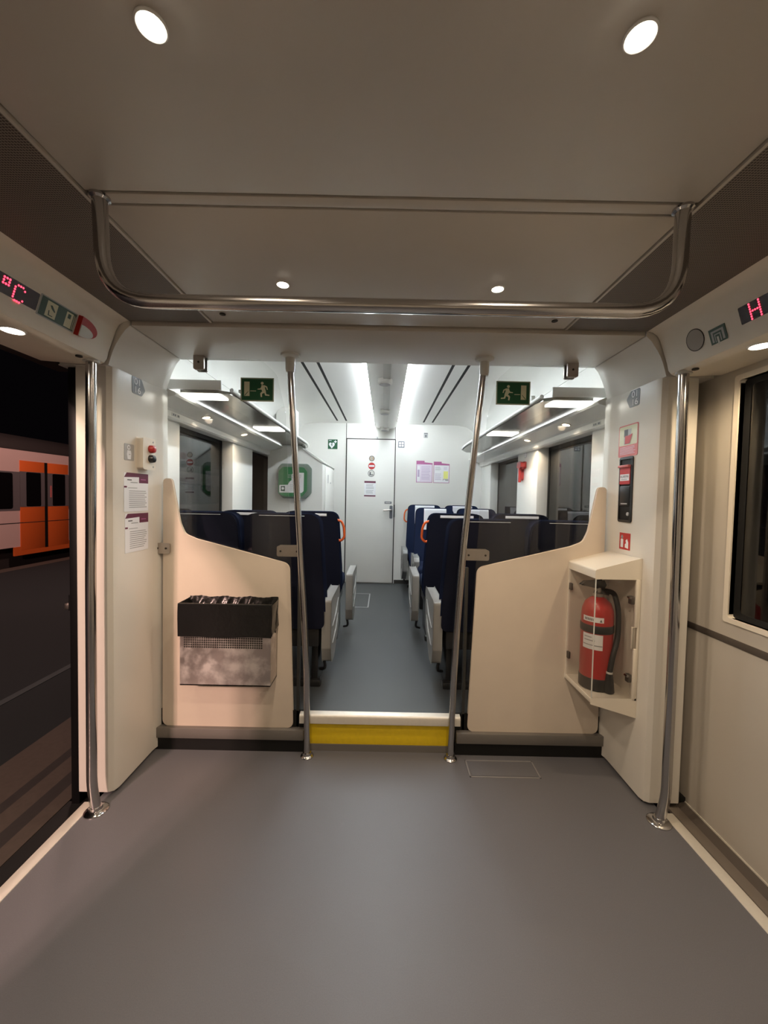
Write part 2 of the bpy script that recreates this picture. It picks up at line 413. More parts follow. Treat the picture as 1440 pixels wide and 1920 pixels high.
# ------------------------------------------------------------------ right sliding door (closed)
d = struct('door_1')
X = 1.40
def leaf(parent, y0, y1, wy0, wy1):
    b = MB(); z0, z1, wz0, wz1 = 0.0, 1.94, 0.905, 1.855
    b.box(X, X+0.04, y0, wy0, z0, z1, 'doorcream'); b.box(X, X+0.04, wy1, y1, z0, z1, 'doorcream')
    b.box(X, X+0.04, wy0, wy1, z0, wz0, 'doorcream'); b.box(X, X+0.04, wy0, wy1, wz1, z1, 'doorcream')
    b.build('door_leaf', parent)
    f = MB()   # bright bevelled window frame
    o = rrect(wy0-0.020, wy1+0.020, wz0-0.020, wz1+0.020, 0.012, 3); i = rrect(wy0, wy1, wz0, wz1, 0.012, 3)
    for k in range(len(o)):
        a, c, e, g = o[k], o[(k+1) % len(o)], i[(k+1) % len(i)], i[k]
        f.quad([(X-0.007, *a), (X-0.007, *c), (X-0.006, *e), (X-0.006, *g)], 'cream')
        f.quad([(X-0.006, *g), (X-0.006, *e), (X+0.022, *e), (X+0.022, *g)], 'cream')
        f.quad([(X-0.007, *a), (X-0.007, *c), (X+0.002, *c), (X+0.002, *a)], 'cream')
    f.build('window_frame', parent)
    g = MB()
    gi = rrect(wy0+0.022, wy1-0.022, wz0+0.022, wz1-0.022, 0.02, 3)
    for k in range(len(i)):
        a, c, e, h = i[k], i[(k+1) % len(i)], gi[(k+1) % len(gi)], gi[k]
        g.quad([(X+0.018, *a), (X+0.018, *c), (X+0.024, *e), (X+0.024, *h)], 'black')
    g.build('window_gasket', parent)
    MB().box(X+0.024, X+0.028, wy0+0.005, wy1-0.005, wz0+0.005, wz1-0.005, 'window').build('window_pane', parent)
    MB().box(X-0.003, X+0.005, y0, y1, 0.797, 0.826, 'doorgrey', 0.001).build('rubbing_strip', parent)
leaf(d, 1.085, 1.785, 1.20, 1.560)
leaf(d, 0.38, 1.080, 0.60, 0.965)
b = MB(); b.box(1.352, 1.40, 1.712, 1.80, 0.0, 1.95, 'seam'); b.box(1.44, 1.46, 0.3, 1.85, -0.1, 2.1, 'black')
# cut the backing where the panes are: only strips remain behind the leaf
b.bm.free(); b = MB()
b.box(1.356, 1.40, 1.790, 1.81, 0.0, 1.95, 'black'); b.box(1.378, 1.44, 1.786, 1.815, 0.0, 1.95, 'black')
b.build('door_gasket', d)

# left doorway (open): black rubber edge of the door pocket
d2 = struct('door_2')
b = MB(); b.box(-1.390, -1.352, 1.712, 1.76, -0.10, 1.90, 'jetblack', 0.004); b.build('door_frame', d2)
b = MB(); b.box(-1.425, -1.390, 1.76, 2.10, -0.10, 2.05, 'jetblack'); b.build('door_edge', d2)
b = MB(); b.box(-1.418, -1.392, 1.716, 1.735, 0.835, 0.862, 'brushed', 0.004); b.box(-1.398, -1.389, 1.716, 1.75, 0.83, 0.90, 'jetblack'); b.build('latch', d2)
MB().box(-1.50, -1.405, YB, 1.80, 1.905, 2.30, 'black').build('door_lintel', d2)

# ================================================================== SETTING: saloon
OPEN_Y = [(2.475, 3.335), (3.835, 4.80)]
ZS0, ZS1 = 0.95, 1.815
nwin = 1
for s, nm in ((-1, 'saloon_wall_left'), (1, 'saloon_wall_right')):
    b = MB(); x0, x1 = sorted((s*1.30, s*1.40))
    ys = [2.10] + [t for p in OPEN_Y for t in p] + [YE]
    for k in range(0, len(ys), 2): b.box(x0, x1, ys[k], ys[k+1], F2, ZS1, 'saloon', 0.006)
    for (y0, y1) in OPEN_Y: b.box(x0, x1, y0, y1, F2, ZS0, 'saloon')
    b.box(x0, x1, 2.10, YE, ZS1, 2.17, 'saloon')
    b.build(nm, kind='structure')
    MB().box(*sorted((s*1.21, s*1.299)), 2.10, YE, 1.932, 2.17, 'saloon').build(nm + '_upper', kind='structure')
    # valance with reading lights, under the rack
    v = [(1.300, 1.800), (1.278, 1.802), (1.268, 1.812), (1.266, 1.845), (1.255, 1.856), (1.135, 1.884), (1.125, 1.893), (1.135, 1.905), (1.20, 1.93), (1.300, 1.93)]
    MB().prism([(s*x, z) for x, z in v], 'y', 2.10, YE, 'saloon').build('trim_%d' % (5 if s < 0 else 6), kind='structure', smooth=25)
    for (y0, y1) in OPEN_Y:
        w = struct('window_%d' % nwin); nwin += 1
        xg = s*1.392
        f = MB(); t = 0.03
        for (a, c, e, g) in ((y0, y0+t, ZS0, ZS1), (y1-t, y1, ZS0, ZS1), (y0, y1, ZS0, ZS0+t), (y0, y1, ZS1-t, ZS1)):
            f.box(*sorted((xg, xg+s*0.01)), a, c, e, g, 'black')
        f.build('window_frame', w)
        MB().box(*sorted((xg+s*0.003, xg+s*0.007)), y0+0.01, y1-0.01, ZS0+0.01, ZS1-0.01, 'window').build('window_pane', w)
# ceiling, curved to the side walls
cp = [(-1.40, 2.17), (-1.205, 2.17), (-1.19, 2.22), (-1.15, 2.28), (-1.08, 2.325), (-0.98, 2.345), (-0.85, HS)]
cp = cp + [(-x, z) for x, z in cp[::-1]]
poly = cp + [(1.40, 2.46), (-1.40, 2.46)]
MB().prism(poly, 'y', 2.10, YE+0.1, 'saloon').build('saloon_ceiling', kind='structure', smooth=30)
MB().box(-1.40, 1.40, YE, YE+0.08, F2, 2.42, 'saloon').build('wall_end', kind='structure')
b = MB(); b.box(-0.528, -0.522, YE-0.003, YE, F2, HS, 'seam'); b.box(0.128, 0.134, YE-0.003, YE, F2, HS, 'seam')
b.build('trim_7', kind='structure')
b = MB(); b.box(0.15, 1.30, YE-0.012, YE, F2, F2+0.05, 'seam'); b.build('baseboard_end', kind='structure')
# air slots in the ceiling
for x in (-0.63, -0.513, 0.49, 0.605):
    MB().box(x-0.011, x+0.011, 2.12, 5.10, HS-0.001, HS+0.004, 'slot').build('trim_8', kind='structure')

# ------------------------------------------------------------------ end door
d3 = struct('door_3')
b = MB(); b.box(-0.512, 0.128, YE-0.022, YE, F2+0.012, 2.135, 'saloon', 0.003); b.build('door_leaf', d3)
b = MB(); b.box(-0.522, 0.138, YE-0.006, YE, 2.137, 2.150, 'seam'); b.box(-0.524, -0.512, YE-0.006, YE, F2, 2.14, 'seam'); b.box(0.128, 0.140, YE-0.006, YE, F2, 2.14, 'seam'); b.build('door_gap', d3)
h = MB(); h.prism(rrect(0.075, 0.112, 1.085, 1.255, 0.012), 'y', YE-0.030, YE-0.022, 'signgrey', 0.002)
h.box(0.126, 0.142, YE-0.028, YE-0.02, 1.10, 1.27, 'black'); h.build('lock_plate', d3)
h = MB(); h.tube(arc_path([(0.095, YE-0.03, 1.20), (0.095, YE-0.065, 1.20), (-0.01, YE-0.065, 1.192)], 0.02), 0.011, 'brushed'); h.build('door_handle', d3)

# ================================================================== OUTSIDE (left)
PZ = -0.10
b = MB(); b.box(-7.0, -1.46, -8, 18, PZ-0.3, PZ, 'asphalt'); b.build('platform_pavement', kind='structure')
for (xa, xb, m, nm) in ((-1.535, -1.46, 'paving', 'x'), (-1.605, -1.535, 'pavedark', 'x'), (-1.70, -1.605, 'paving', 'x'), (-1.755, -1.70, 'pavedark', 'x'), (-2.00, -1.755, 'paving', 'x'), (-2.63, -2.57, 'line', 'x'), (-7.0, -6.72, 'paving', 'x')):
    MB().box(xa, xb, -8, 18, PZ, PZ+0.004, m).build('pavement_strip', kind='structure')
MB().box(-14, -7.0, -8, 24, -1.2, -1.0, 'tracks').build('ground', kind='structure')
# a platform edge on the far side, under the other train
t = thing('commuter_train', 'white commuter train with orange doors standing at the dark platform', 'train', (-8.9, 8.5, -1.0))
XT = -7.5
dx0, dx1, dm = 8.02, 9.24, 8.63      # the double door
b = MB()
# body shell with openings left as recessed dark windows
def tbox(y0, y1, z0, z1, m, dpt=0.10): b.box(XT-dpt, XT, y0, y1, z0, z1, m)
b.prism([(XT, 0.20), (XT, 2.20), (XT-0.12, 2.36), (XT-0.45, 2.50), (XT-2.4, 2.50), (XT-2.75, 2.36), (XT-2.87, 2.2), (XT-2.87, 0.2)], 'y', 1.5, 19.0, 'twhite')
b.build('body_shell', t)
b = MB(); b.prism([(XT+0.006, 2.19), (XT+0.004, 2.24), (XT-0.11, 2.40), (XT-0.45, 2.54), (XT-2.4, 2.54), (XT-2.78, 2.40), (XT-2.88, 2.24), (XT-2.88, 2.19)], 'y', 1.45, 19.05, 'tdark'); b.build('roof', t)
b = MB(); b.box(XT-2.6, XT-0.15, 1.7, 18.8, -0.9, 0.20, 'tdark')
for y in (3.0, 5.2, 14.2, 16.4):
    for xx in (XT-0.75, XT-2.2): b.lathe([(0.42, -0.06), (0.42, 0.06)], (xx, y, -0.55), 'tdark', 20, 'x')
b.build('underframe', t)
b = MB(); b.box(XT-0.02, XT+0.012, 8.02-0.14, 9.24+0.14, 0.02, 0.20, 'torange'); b.build('door_step', t)
def band(y0, y1): MB().box(XT-0.02, XT+0.006, y0, y1, 0.95, 1.74, 'tgrey').build('window_band', t)
band(1.6, dx0); band(dx1, 18.9)
for (y0, y1) in ((2.2, 3.9), (4.2, 5.9), (6.2, 7.86), (9.5, 11.1), (11.4, 13.0), (13.3, 14.9), (15.2, 17.8)):
    MB().prism(rrect(y0, y1, 0.99, 1.71, 0.05), 'x', XT-0.01, XT+0.012, 'tglass').build('window', t)
b = MB(); b.box(XT, XT+0.004, 1.6, 18.9, 0.685, 0.70, 'tdark'); b.build('body_line', t)
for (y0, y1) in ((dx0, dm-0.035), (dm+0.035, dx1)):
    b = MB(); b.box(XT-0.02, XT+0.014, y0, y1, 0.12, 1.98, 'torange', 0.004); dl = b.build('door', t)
    b = MB(); b.box(XT, XT+0.018, y0, y1, 1.02, 1.755, 'tgrey'); b.build('window_surround', dl)
    b = MB(); b.prism(rrect(y0+0.13, y1-0.10, 1.03, 1.745, 0.03), 'x', XT, XT+0.022, 'tglass'); b.build('door_window', dl)
    b = MB(); b.box(XT, XT+0.016, y0, y1, 0.685, 0.70, 'tdark'); b.build('body_line', dl)
b = MB(); b.box(XT-0.02, XT+0.018, dm-0.035, dm+0.035, 0.12, 1.98, 'black'); b.build('door_seal', t)
b = MB(); b.box(XT, XT+0.024, dm+0.10, dm+0.14, 1.22, 1.48, 'redpale'); b.build('door_sticker', t)
# station lamps that light the scene outside (out of the photograph's view)
def lamp_post(x, y, z, lab, p, aim):
    t = thing('platform_lamp', lab, 'street lamp', (x, y, PZ))
    b = MB(); b.lathe([(0.11, PZ), (0.11, PZ+0.25), (0.06, PZ+0.3), (0.045, z+0.25)], (x, y, 0), 'tgrey', 16); b.build('pole', t)
    b = MB(); b.prism(rrect(x-0.22, x+0.22, y-0.16, y+0.16, 0.06), 'z', z+0.08, z+0.26, 'tgrey', 0.02); b.build('lamp_head', t)
    b = MB(); b.prism(rrect(x-0.17, x+0.17, y-0.12, y+0.12, 0.05), 'z', z+0.05, z+0.085, emit('sodium_lens_'+str(int(y)), SODIUM, 3.0)); b.build('lens', t)
    spot('bulb', (x, y, z), t, p, SODIUM, 160, 0.22, 0.5, aim)
lamp_post(-2.9, -4.5, 4.0, 'tall grey station lamp post standing on the platform behind the camera', P_PLAT, (0.2, 0.9, -0.6))
lamp_post(-4.7, 6.9, 4.6, 'tall grey unseen station lamp post added on the platform to light the orange doors', P_PLAT*0.16, (-0.3, 0.1, -1))  # extra lamp post, added out of view to brighten the train side

# ================================================================== PARTITION SCREENS
def scr_pts(s):
    """beige lower panel outline (x,z), for the right side; mirrored for the left"""
    p = [(0.467, 0.124), (1.160, 0.124), (1.156, 1.436), (1.117, 1.436), (1.073, 1.205), (1.048, 1.148), (0.985, 1.122), (0.498, 1.000)]
    r = [0.035, 0.035, 0.0195, 0.0195, 0.10, 0.05, 0.10, 0.045]
    return rounded([(s*x, z) for x, z in p], r, 6)
def glass_pts(s):
    p = [(0.445, 0.115), (1.178, 0.115), (1.178, 1.95), (1.085, 2.068), (0.66, 2.068), (0.580, 1.995), (0.530, 1.80)]
    return rounded([(s*x, z) for x, z in p], [0.02, 0.02, 0.06, 0.06, 0.05, 0.06, 0.05], 5)
for s, side in ((-1, 'beside the waste bin'), (1, 'beside the extinguisher box')):
    t = thing('partition_screen', 'clear glass screen with beige lower panel %s' % side, 'partition', (s*0.8, PART, 0.06))
    MB().prism(scr_pts(s), 'y', PART-0.022, PART-0.006, 'panel', 0.003).build('lower_panel', t)
    MB().prism(glass_pts(s), 'y', PART-0.004, PART+0.004, 'gloss').build('glass_pane', t)
    b = MB(); b.box(*sorted((s*0.405, s*1.192)), PART-0.045, PART+0.015, 0.066, 0.122, 'rail', 0.004); b.build('bottom_rail', t)
    b = MB(); b.box(*sorted((s*0.436, s*0.452)), PART-0.012, PART+0.012, 0.12, 1.00, 'postdark', 0.002); b.build('edge_post', t)
    def clamp(x0, x1, z0, z1, nm='clamp'):
        c = MB(); c.prism(rrect(x0, x1, z0, z1, 0.008), 'y', PART-0.034, PART-0.020, 'brushed', 0.002)
        c.prism(rrect(x0, x1, z0, z1, 0.008), 'y', PART+0.006, PART+0.016, 'brushed', 0.002)
        o = c.build(nm, t)
        for xx in ((x0+0.018, x1-0.018) if x1-x0 > 0.06 else ((x0+x1)/2,)):
            q = MB(); q.lathe([(0.0055, 0), (0.005, 0.003)], (xx, PART-0.0365, (z0+z1)/2 if x1-x0 > 0.06 else z0+0.035), 'seam', 12, 'y'); q.build('screw', o)
    if s < 0: clamp(-1.200, -1.120, 1.047, 1.099); clamp(-0.557, -0.435, 1.045, 1.096)
    else: clamp(0.426, 0.550, 1.044, 1.095)
    clamp(*( (-0.996, -0.945) if s < 0 else (0.928, 0.980) ), 2.003, 2.092)
# kick plates and the step
for s in (-1, 1):
    b = MB(); b.box(*sorted((s*0.40, s*1.20)), 2.025, 2.05, 0.0, 0.068, 'black'); b.box(*sorted((s*0.40, s*1.20)), 2.048, 2.06, 0.05, F2+0.01, 'black'); b.build('baseboard_front', kind='structure')
t = thing('step', 'raised step with bright metal nosing and yellow riser in the gangway', 'step', (0, 2.04, 0))
b = MB(); b.box(-0.395, 0.392, 2.042, 2.06, 0.036, 0.156, 'yellow', 0.002); b.build('yellow_riser', t)
b = MB(); b.box(-0.395, 0.392, 2.038, 2.06, 0.0, 0.036, 'rail'); b.build('kick_strip', t)
b = MB(); b.prism(rounded([(2.016, 0.158), (2.058, 0.158), (2.058, F2+0.010), (2.016, F2+0.006)], [0.004, 0.002, 0.006, 0.018]), 'x', -0.428, 0.424, 'alu'); b.build('nosing', t)

# ================================================================== POLES AND RAIL
def flange(b, x, y, z, r=0.042, up=1):
    b.lathe([(r, 0), (r, 0.004*up), (r*0.86, 0.009*up), (0.024, 0.012*up), (0.0215, 0.022*up)], (x, y, z), 'steel', 24)
for s, lab in ((-1, 'tall bright steel grab pole beside the open doorway and red push button'), (1, 'tall bright steel grab pole between fire extinguisher box and closed door')):
    xb = -1.205 if s < 0 else 1.198
    t = thing('grab_pole', lab, 'pole', (xb, 1.62, 0))
    p = arc_path([(xb, 1.615, 0.0), (s*1.2285, 1.622, 0.105), (s*1.2285, 1.624, 1.0), (s*1.220, 1.624, 1.905)], 0.05, 5)
    MB().tube(p, 0.0195, 'steel', 20).build('tube', t)
    b = MB(); flange(b, xb, 1.615, 0.0, 0.046); b.build('floor_flange', t)
    b = MB(); b.lathe([(0.030, 1.893), (0.030, 1.903)], (s*1.22, 1.624, 0), 'pgrey', 20); b.build('top_collar', t)
cl = {-1: [(-0.380, 0), (-0.383, 0.20), (-0.388, 0.45), (-0.406, 0.75), (-0.424, 1.0), (-0.443, 1.278), (-0.467, 1.634), (-0.488, 1.95), (-0.494, 2.07)],
      1: [(0.371, 0), (0.373, 0.20), (0.377, 0.40), (0.387, 0.68), (0.401, 0.95), (0.412, 1.13), (0.445, 1.543), (0.478, 1.92), (0.492, 2.07)]}
for s, lab in ((-1, 'slanting steel pole at the gangway on the waste bin side'), (1, 'slanting steel pole at the gangway on the fire extinguisher side')):
    pts = cl[s]
    t = thing('grab_pole', lab, 'pole', (pts[0][0], 1.993, 0))
    MB().tube([(x, 1.993, z) for x, z in pts], 0.0165, 'steel', 20).build('tube', t)
    b = MB(); flange(b, pts[0][0], 1.993, 0.0, 0.034); b.build('floor_flange', t)
    b = MB(); b.lathe([(0.020, 1.985), (0.023, 2.0), (0.024, 2.055), (0.046, 2.062), (0.048, 2.072)], (pts[-1][0]*0.995, 1.993, 0), 'pgrey', 24); b.build('top_collar', t)
t = thing('overhead_grab_rail', 'bent steel grab rail hanging across the vestibule ceiling', 'handrail', (0, 1.0, H))
MB().tube(arc_path([(-0.722, 0.99, H-0.004), (-0.712, 0.99, 1.838), (0.718, 0.99, 1.838), (0.722, 0.99, H-0.004)], 0.13, 9), 0.0175, 'steel', 20).build('tube', t)
b = MB()
for x in (-0.722, 0.722):
    MB().lathe([(0.024, 0), (0.024, -0.006), (0.0185, -0.010)], (x, 0.99, H), 'steel', 20).build('mount', t)
b.bm.free()

# ================================================================== CEILING LIGHTS
def downlight(x, y, z, lab, r=0.034, p=P_DOWN, grp=None, lampm='lamp', col=WARM, size=165):
    t = thing('downlight', lab, 'ceiling light', (x, y, z), grp)
    b = MB(); b.lathe([(r*1.22, 0.001), (r*1.22, -0.002), (r*1.10, -0.004), (r, -0.003), (r*0.98, 0.001)], (x, y, z), 'white', 28); b.build('trim_ring', t)
    b = MB(); b.lathe([(r*0.98, -0.002), (r*0.96, -0.004), (r*0.55, -0.006), (0.002, -0.0065)], (x, y, z), lampm, 28); b.build('lens', t)
    spot('bulb', (x, y, z-0.012), t, p, col, size, r*0.8, 0.6)
    return t
downlight(-0.382, 0.635, H, 'large glowing downlight above the open doorway side near the camera', 0.0200)
downlight(0.382, 0.635, H, 'large glowing downlight above the closed door side near the camera', 0.0205)
downlight(-0.368, 1.372, H, 'small glowing downlight by the overhead rail on the open door side', 0.019)
downlight(0.374, 1.372, H, 'small glowing downlight by the overhead rail on the closed door side', 0.019)
for x in (-0.38, 0.38):
    downlight(x, -0.45, H, 'glowing downlight in the vestibule ceiling behind the camera', grp='downlights behind the camera')
downlight(-1.262, 1.328, 1.897, 'round lamp under the door header above the open doorway', 0.030, P_HEAD)
downlight(1.252, 1.328, 1.897, 'round lamp under the door header above the closed door', 0.030, P_HEAD, col=(1.0, 0.76, 0.48))
# screw sockets
for (x, y, z, lab) in ((-0.672, 1.603, H-0.001, 'dark screw socket in the ceiling panel on the doorway side'), (0.672, 1.603, H-0.001, 'dark screw socket in the ceiling panel on the door side'), (-1.222, 1.562, 1.895, 'dark screw socket under the header above the open doorway'), (1.222, 1.566, 1.895, 'dark screw socket under the header above the closed door')):
    b = MB(); b.lathe([(0.012, 0.003), (0.012, -0.002), (0.009, -0.003)], (x, y, z), 'seam', 18); b.build('screw_socket', label=lab, cat='screw')

# ================================================================== HEADER DETAILS
NV = math.hypot(KX, 1)
def hsign(s, y, z=1.99, t=0.0012):
    n = Vector((-s*1, 0, -KX)); v = Vector((-s*KX, 0, 1))
    return Sign((s*hx(z), y, z), (0, 1, 0) if s < 0 else (0, -1, 0), v, n, t)
FONT57 = {'C': ["01110", "10001", "10000", "10000", "10000", "10001", "01110"], 'H': ["10001", "10001", "10001", "11111", "10001", "10001", "10001"], '.': ["111", "101", "111"]}
def led(S, ch, x, ytop, pitch, m='led'):
    for r, row in enumerate(FONT57[ch]):
        for c, v in enumerate(row):
            if v == '1': S.disc(x + c*pitch, ytop - r*pitch, pitch*0.42, m, 2, 8)
# left display
t = thing('led_display', 'red LED display showing degrees C above the open doorway', 'display', (-1.178, 1.1, 1.99))
S = hsign(-1, 1.0); S.plate(rrect(-0.25, 0.329, -0.028, 0.029, 0.004, 3), 'ledpanel'); S.build('display_panel', t)
S = hsign(-1, 1.0); led(S, '.', 0.208, 0.020, 0.0088); led(S, 'C', 0.246, 0.018, 0.0080); S.build('characters', t)
t = thing('led_display', 'red LED display showing letter H above the closed door', 'display', (1.178, 1.1, 1.99))
S = hsign(1, 1.0); S.plate(rrect(-0.329, 0.25, -0.028, 0.029, 0.004, 3), 'ledpanel'); S.build('display_panel', t)
S = hsign(1, 1.0); led(S, 'H', -0.290, 0.024, 0.0080); S.build('characters', t)
# emergency release sign with red half-round handle (left)
S = hsign(-1, 1.41); S.plate(rrect(-0.078, 0.078, -0.036, 0.036, 0.004, 3), 'signmid'); S.rect(-0.073, 0.073, -0.032, 0.032, 'greend', 1)
S.rect(-0.050, -0.008, -0.026, 0.026, 'glow', 2); S.rect(0.030, 0.060, -0.028, 0.026, 'glow', 2)
S.poly([(-0.038, 0.014), (-0.030, 0.016), (-0.014, 0.000), (-0.016, -0.004), (-0.030, 0.004)], 'greend', 3)
S.poly([(-0.040, -0.004), (-0.036, -0.004), (-0.034, -0.018), (-0.020, -0.018), (-0.020, -0.021), (-0.038, -0.021)], 'greend', 3)
S.rect(0.037, 0.050, 0.004, 0.020, 'greend', 3); S.rect(0.0635, 0.066, -0.028, 0.024, 'glow', 2); S.rect(0.0695, 0.0715, -0.028, 0.022, 'glow', 2)
S.build('emergency_sign', label='green emergency door release sign beside the degrees display', cat='sign')
t = thing('emergency_release', 'red and cream half round release handle above the doorway', 'door release', (-1.178, 1.53, 1.99))
S = hsign(-1, 1.492, t=0.018); hp = [(0.0, -0.037)] + [(0.084*sin(a), -0.037*cos(a)*(1 if a < pi/2 else 1)) for a in [pi*k/18 for k in range(1, 17)]] + [(0.0, 0.037)]
S.plate(hp, 'red'); S.build('red_cover', t)
S = hsign(-1, 1.492, t=0.021); S.plate([(0.001, -0.036)] + [(0.064*sin(a)**0.9, -0.0145 - 0.0215*cos(a)) for a in [pi*k/16 for k in range(1, 16)]] + [(0.001, 0.006)], 'pgrey'); S.build('grip', t)
# right: round cover and release pictogram
b = MB(); S = hsign(1, 1.517, 1.989, t=0.0015); S.plate(circ(0, 0, 0.0415, 32), 'seam'); S.disc(0.001, 0.0, 0.0385, 'covergrey', 2, 32); S.build('round_cover', label='round grey blank cover on the header above the closed door', cat='cover')
S = hsign(1, 1.42, 1.965, t=0.002); S.plate([(-0.034, -0.033), (0.034, -0.033), (0.034, 0.033), (-0.034, 0.033)], 'greend')
S.rect(-0.026, 0.026, -0.016, 0.024, 'signmid', 1); S.rect(-0.018, 0.018, -0.016, 0.017, 'greend', 2); S.rect(-0.013, 0.013, -0.018, 0.011, 'signmid', 3); S.rect(-0.009, 0.009, -0.018, 0.007, 'greend', 4); S.rect(-0.004, 0.004, -0.028, 0.0, 'pgrey', 5)
S.build('release_sign', label='dark green square release pictogram beside the round cover', cat='sign')

# ================================================================== LEFT PILLAR SIGNS (facing +x)
def lw(y, z, t=0.0012): return Sign((-1.1875, y, z), (0, 1, 0), (0, 0, 1), (1, 0, 0), t)
def rw(y, z, t=0.0012): return Sign((1.1875, y, z), (0, -1, 0), (0, 0, 1), (-1, 0, 0), t)
S = lw(1.882, 1.866); S.plate(rounded([(-0.050, -0.040), (0.022, -0.040), (0.050, -0.008), (0.020, 0.040), (-0.050, 0.040)], [0.012, 0.01, 0.01, 0.008, 0.008]), 'signgrey')
S.text('01', -0.010, 0.018, 0.042, 'paper', 2, bold=0.0004, sx=1.25); S.text('16', -0.012, -0.020, 0.042, 'paper', 2, bold=0.0004, sx=1.25)
S.build('seat_number_sign', label='small dark grey sign reading 01 16 above the push buttons', cat='sign')
S = lw(1.81, 1.547); S.plate(rrect(-0.034, 0.034, -0.038, 0.038, 0.006), 'signmid'); S.disc(-0.004, 0.022, 0.011, 'paper', 1); S.disc(-0.004, 0.022, 0.006, 'signmid', 2)
S.poly([(-0.014, 0.008), (0.010, 0.008), (0.014, -0.004), (0.010, -0.032), (-0.012, -0.032), (-0.018, -0.010)], 'paper', 1); S.rect(-0.004, 0.006, -0.012, -0.008, 'signmid', 2)
S.build('pictogram_sign', label='pale grey pictogram sticker left of the red push button', cat='sign')
t = thing('push_button_box', 'cream control box with red and black push buttons', 'control box', (-1.19, 1.905, 1.55))
b = MB(); b.prism(rounded([(1.860, 1.478), (1.950, 1.478), (1.950, 1.622), (1.860, 1.622)], 0.008), 'x', -1.187, -1.150, 'cream', 0.005); b.build('housing', t)
for z, m, lb in ((1.574, 'red', 'red push button'), (1.527, 'blackp', 'black push button')):
    b = MB(); b.lathe([(0.019, -1.151), (0.019, -1.140), (0.017, -1.130), (0.012, -1.127), (0.002, -1.1265)], (0, 1.912, z), m, 24, 'x'); o = b.build('push_button', t); o['label'] = lb
for z in (1.610, 1.489):
    b = MB(); b.lathe([(0.005, -1.151), (0.004, -1.148)], (0, 1.935, z), 'signmid', 12, 'x'); b.build('screw', t)
def notice(y0, y1, ztop, zbot, lab, lines, slope):
    S = lw((y0+y1)/2, (ztop+zbot)/2); w = (y1-y0)/2; h = (ztop-zbot)/2
    S.plate(rrect(-w, w, -h, h, 0.003, 2), 'paper')
    S.poly([(-w*0.80, h), (w, h), (w, h-0.046), (w*0.20, h-0.046), (w*0.20, h-0.018), (-w, h-0.022)], 'purple', 1)
    S.rect(w*0.34, w*0.78, h-0.031, h-0.027, 'magenta', 2)
    S.rect(-w*0.75, -w*0.40, h-0.036, h-0.031, 'inkd', 1); S.rect(-w*0.5, w*0.08, h-0.047, h-0.043, 'ink', 1)
    S.rect(-w, -w*0.78, h-0.070, h-0.062, 'purple', 1); S.rect(-w*0.70, w*0.05, h-0.072, h-0.069, 'ink', 1)
    S.bars(-w*0.62, w*0.88, h-0.083, -h+0.012, lines, 'ink', 1, 0.38, 0.2)
    return S.build('paper_notice', label=lab, cat='notice')
notice(1.772, 1.953, 1.453, 1.272, 'white printed notice with purple header just under the push buttons', 9, 0)
notice(1.778, 1.953, 1.262, 1.080, 'white printed notice with purple header, lower one of two', 9, 0)

# ================================================================== RIGHT PILLAR SIGNS (facing -x)
S = rw(1.895, 1.862); S.plate(rounded([(-0.024, -0.040), (0.048, -0.040), (0.048, 0.040), (-0.018, 0.040), (-0.052, 0.005)], [0.010, 0.012, 0.008, 0.008, 0.012]), 'signgrey')
S.text('01', 0.014, 0.018, 0.042, 'paper', 2, bold=0.0004, sx=1.2); S.text('16', 0.014, -0.020, 0.042, 'paper', 2, bold=0.0004, sx=1.2)
S.build('seat_number_sign', label='small dark grey sign reading 01 16 above the alarm sign', cat='sign')
S = rw(1.921, 1.665); S.plate(rrect(-0.075, 0.075, -0.078, 0.078, 0.010), 'redpale'); S.poly(rrect(-0.069, 0.069, -0.022, 0.072, 0.006), 'glow', 1)
S.poly([(-0.030, -0.018), (0.018, -0.018), (0.026, 0.055), (-0.030, 0.055)], 'signmid', 2); S.poly([(-0.030, 0.02), (0.0, 0.02), (0.0, 0.055), (-0.030, 0.055)], 'inkd', 3)
S.poly([(-0.022, -0.016), (0.016, -0.016), (0.036, 0.030), (0.006, 0.024), (-0.022, 0.024)], 'redsign', 4)
S.bars(-0.062, 0.062, -0.030, -0.070, 6, 'pink', 1, 0.35, 0.15); S.build('alarm_sign', label='red and white alarm instruction sign above the black alarm box', cat='sign')
t = thing('alarm_box', 'recessed black alarm box with red lever on the pillar', 'alarm', (1.19, 1.921, 1.42))
o_ = rounded([(1.867, 1.264), (1.975, 1.264), (1.978, 1.586), (1.870, 1.586)], 0.014); i_ = rounded([(1.881, 1.276), (1.966, 1.276), (1.968, 1.574), (1.884, 1.574)], 0.010)
b = MB()
for k in range(len(o_)):
    a, c, e, g = o_[k], o_[(k+1) % len(o_)], i_[(k+1) % len(i_)], i_[k]
    b.quad([(1.183, *a), (1.183, *c), (1.182, *e), (1.182, *g)], 'blackp'); b.quad([(1.182, *g), (1.182, *e), (1.1876, *e), (1.1876, *g)], 'blackp'); b.quad([(1.183, *a), (1.183, *c), (1.189, *c), (1.189, *a)], 'blackp')
b.box(1.1870, 1.1879, 1.872, 1.974, 1.27, 1.582, 'black'); b.build('housing', t)
b = MB(); b.prism([(1.1865, 1.452), (1.1865, 1.540), (1.170, 1.546), (1.170, 1.538), (1.180, 1.528), (1.180, 1.452)], 'y', 1.886, 1.964, 'red') if False else None
b = MB(); b.prism([(1.886, 1.452), (1.964, 1.452), (1.964, 1.535), (1.886, 1.535)], 'x', 1.180, 1.1868, 'redsign', 0.001); b.box(1.168, 1.1868, 1.886, 1.966, 1.533, 1.545, 'redpale', 0.002); lv = b.build('lever', t)
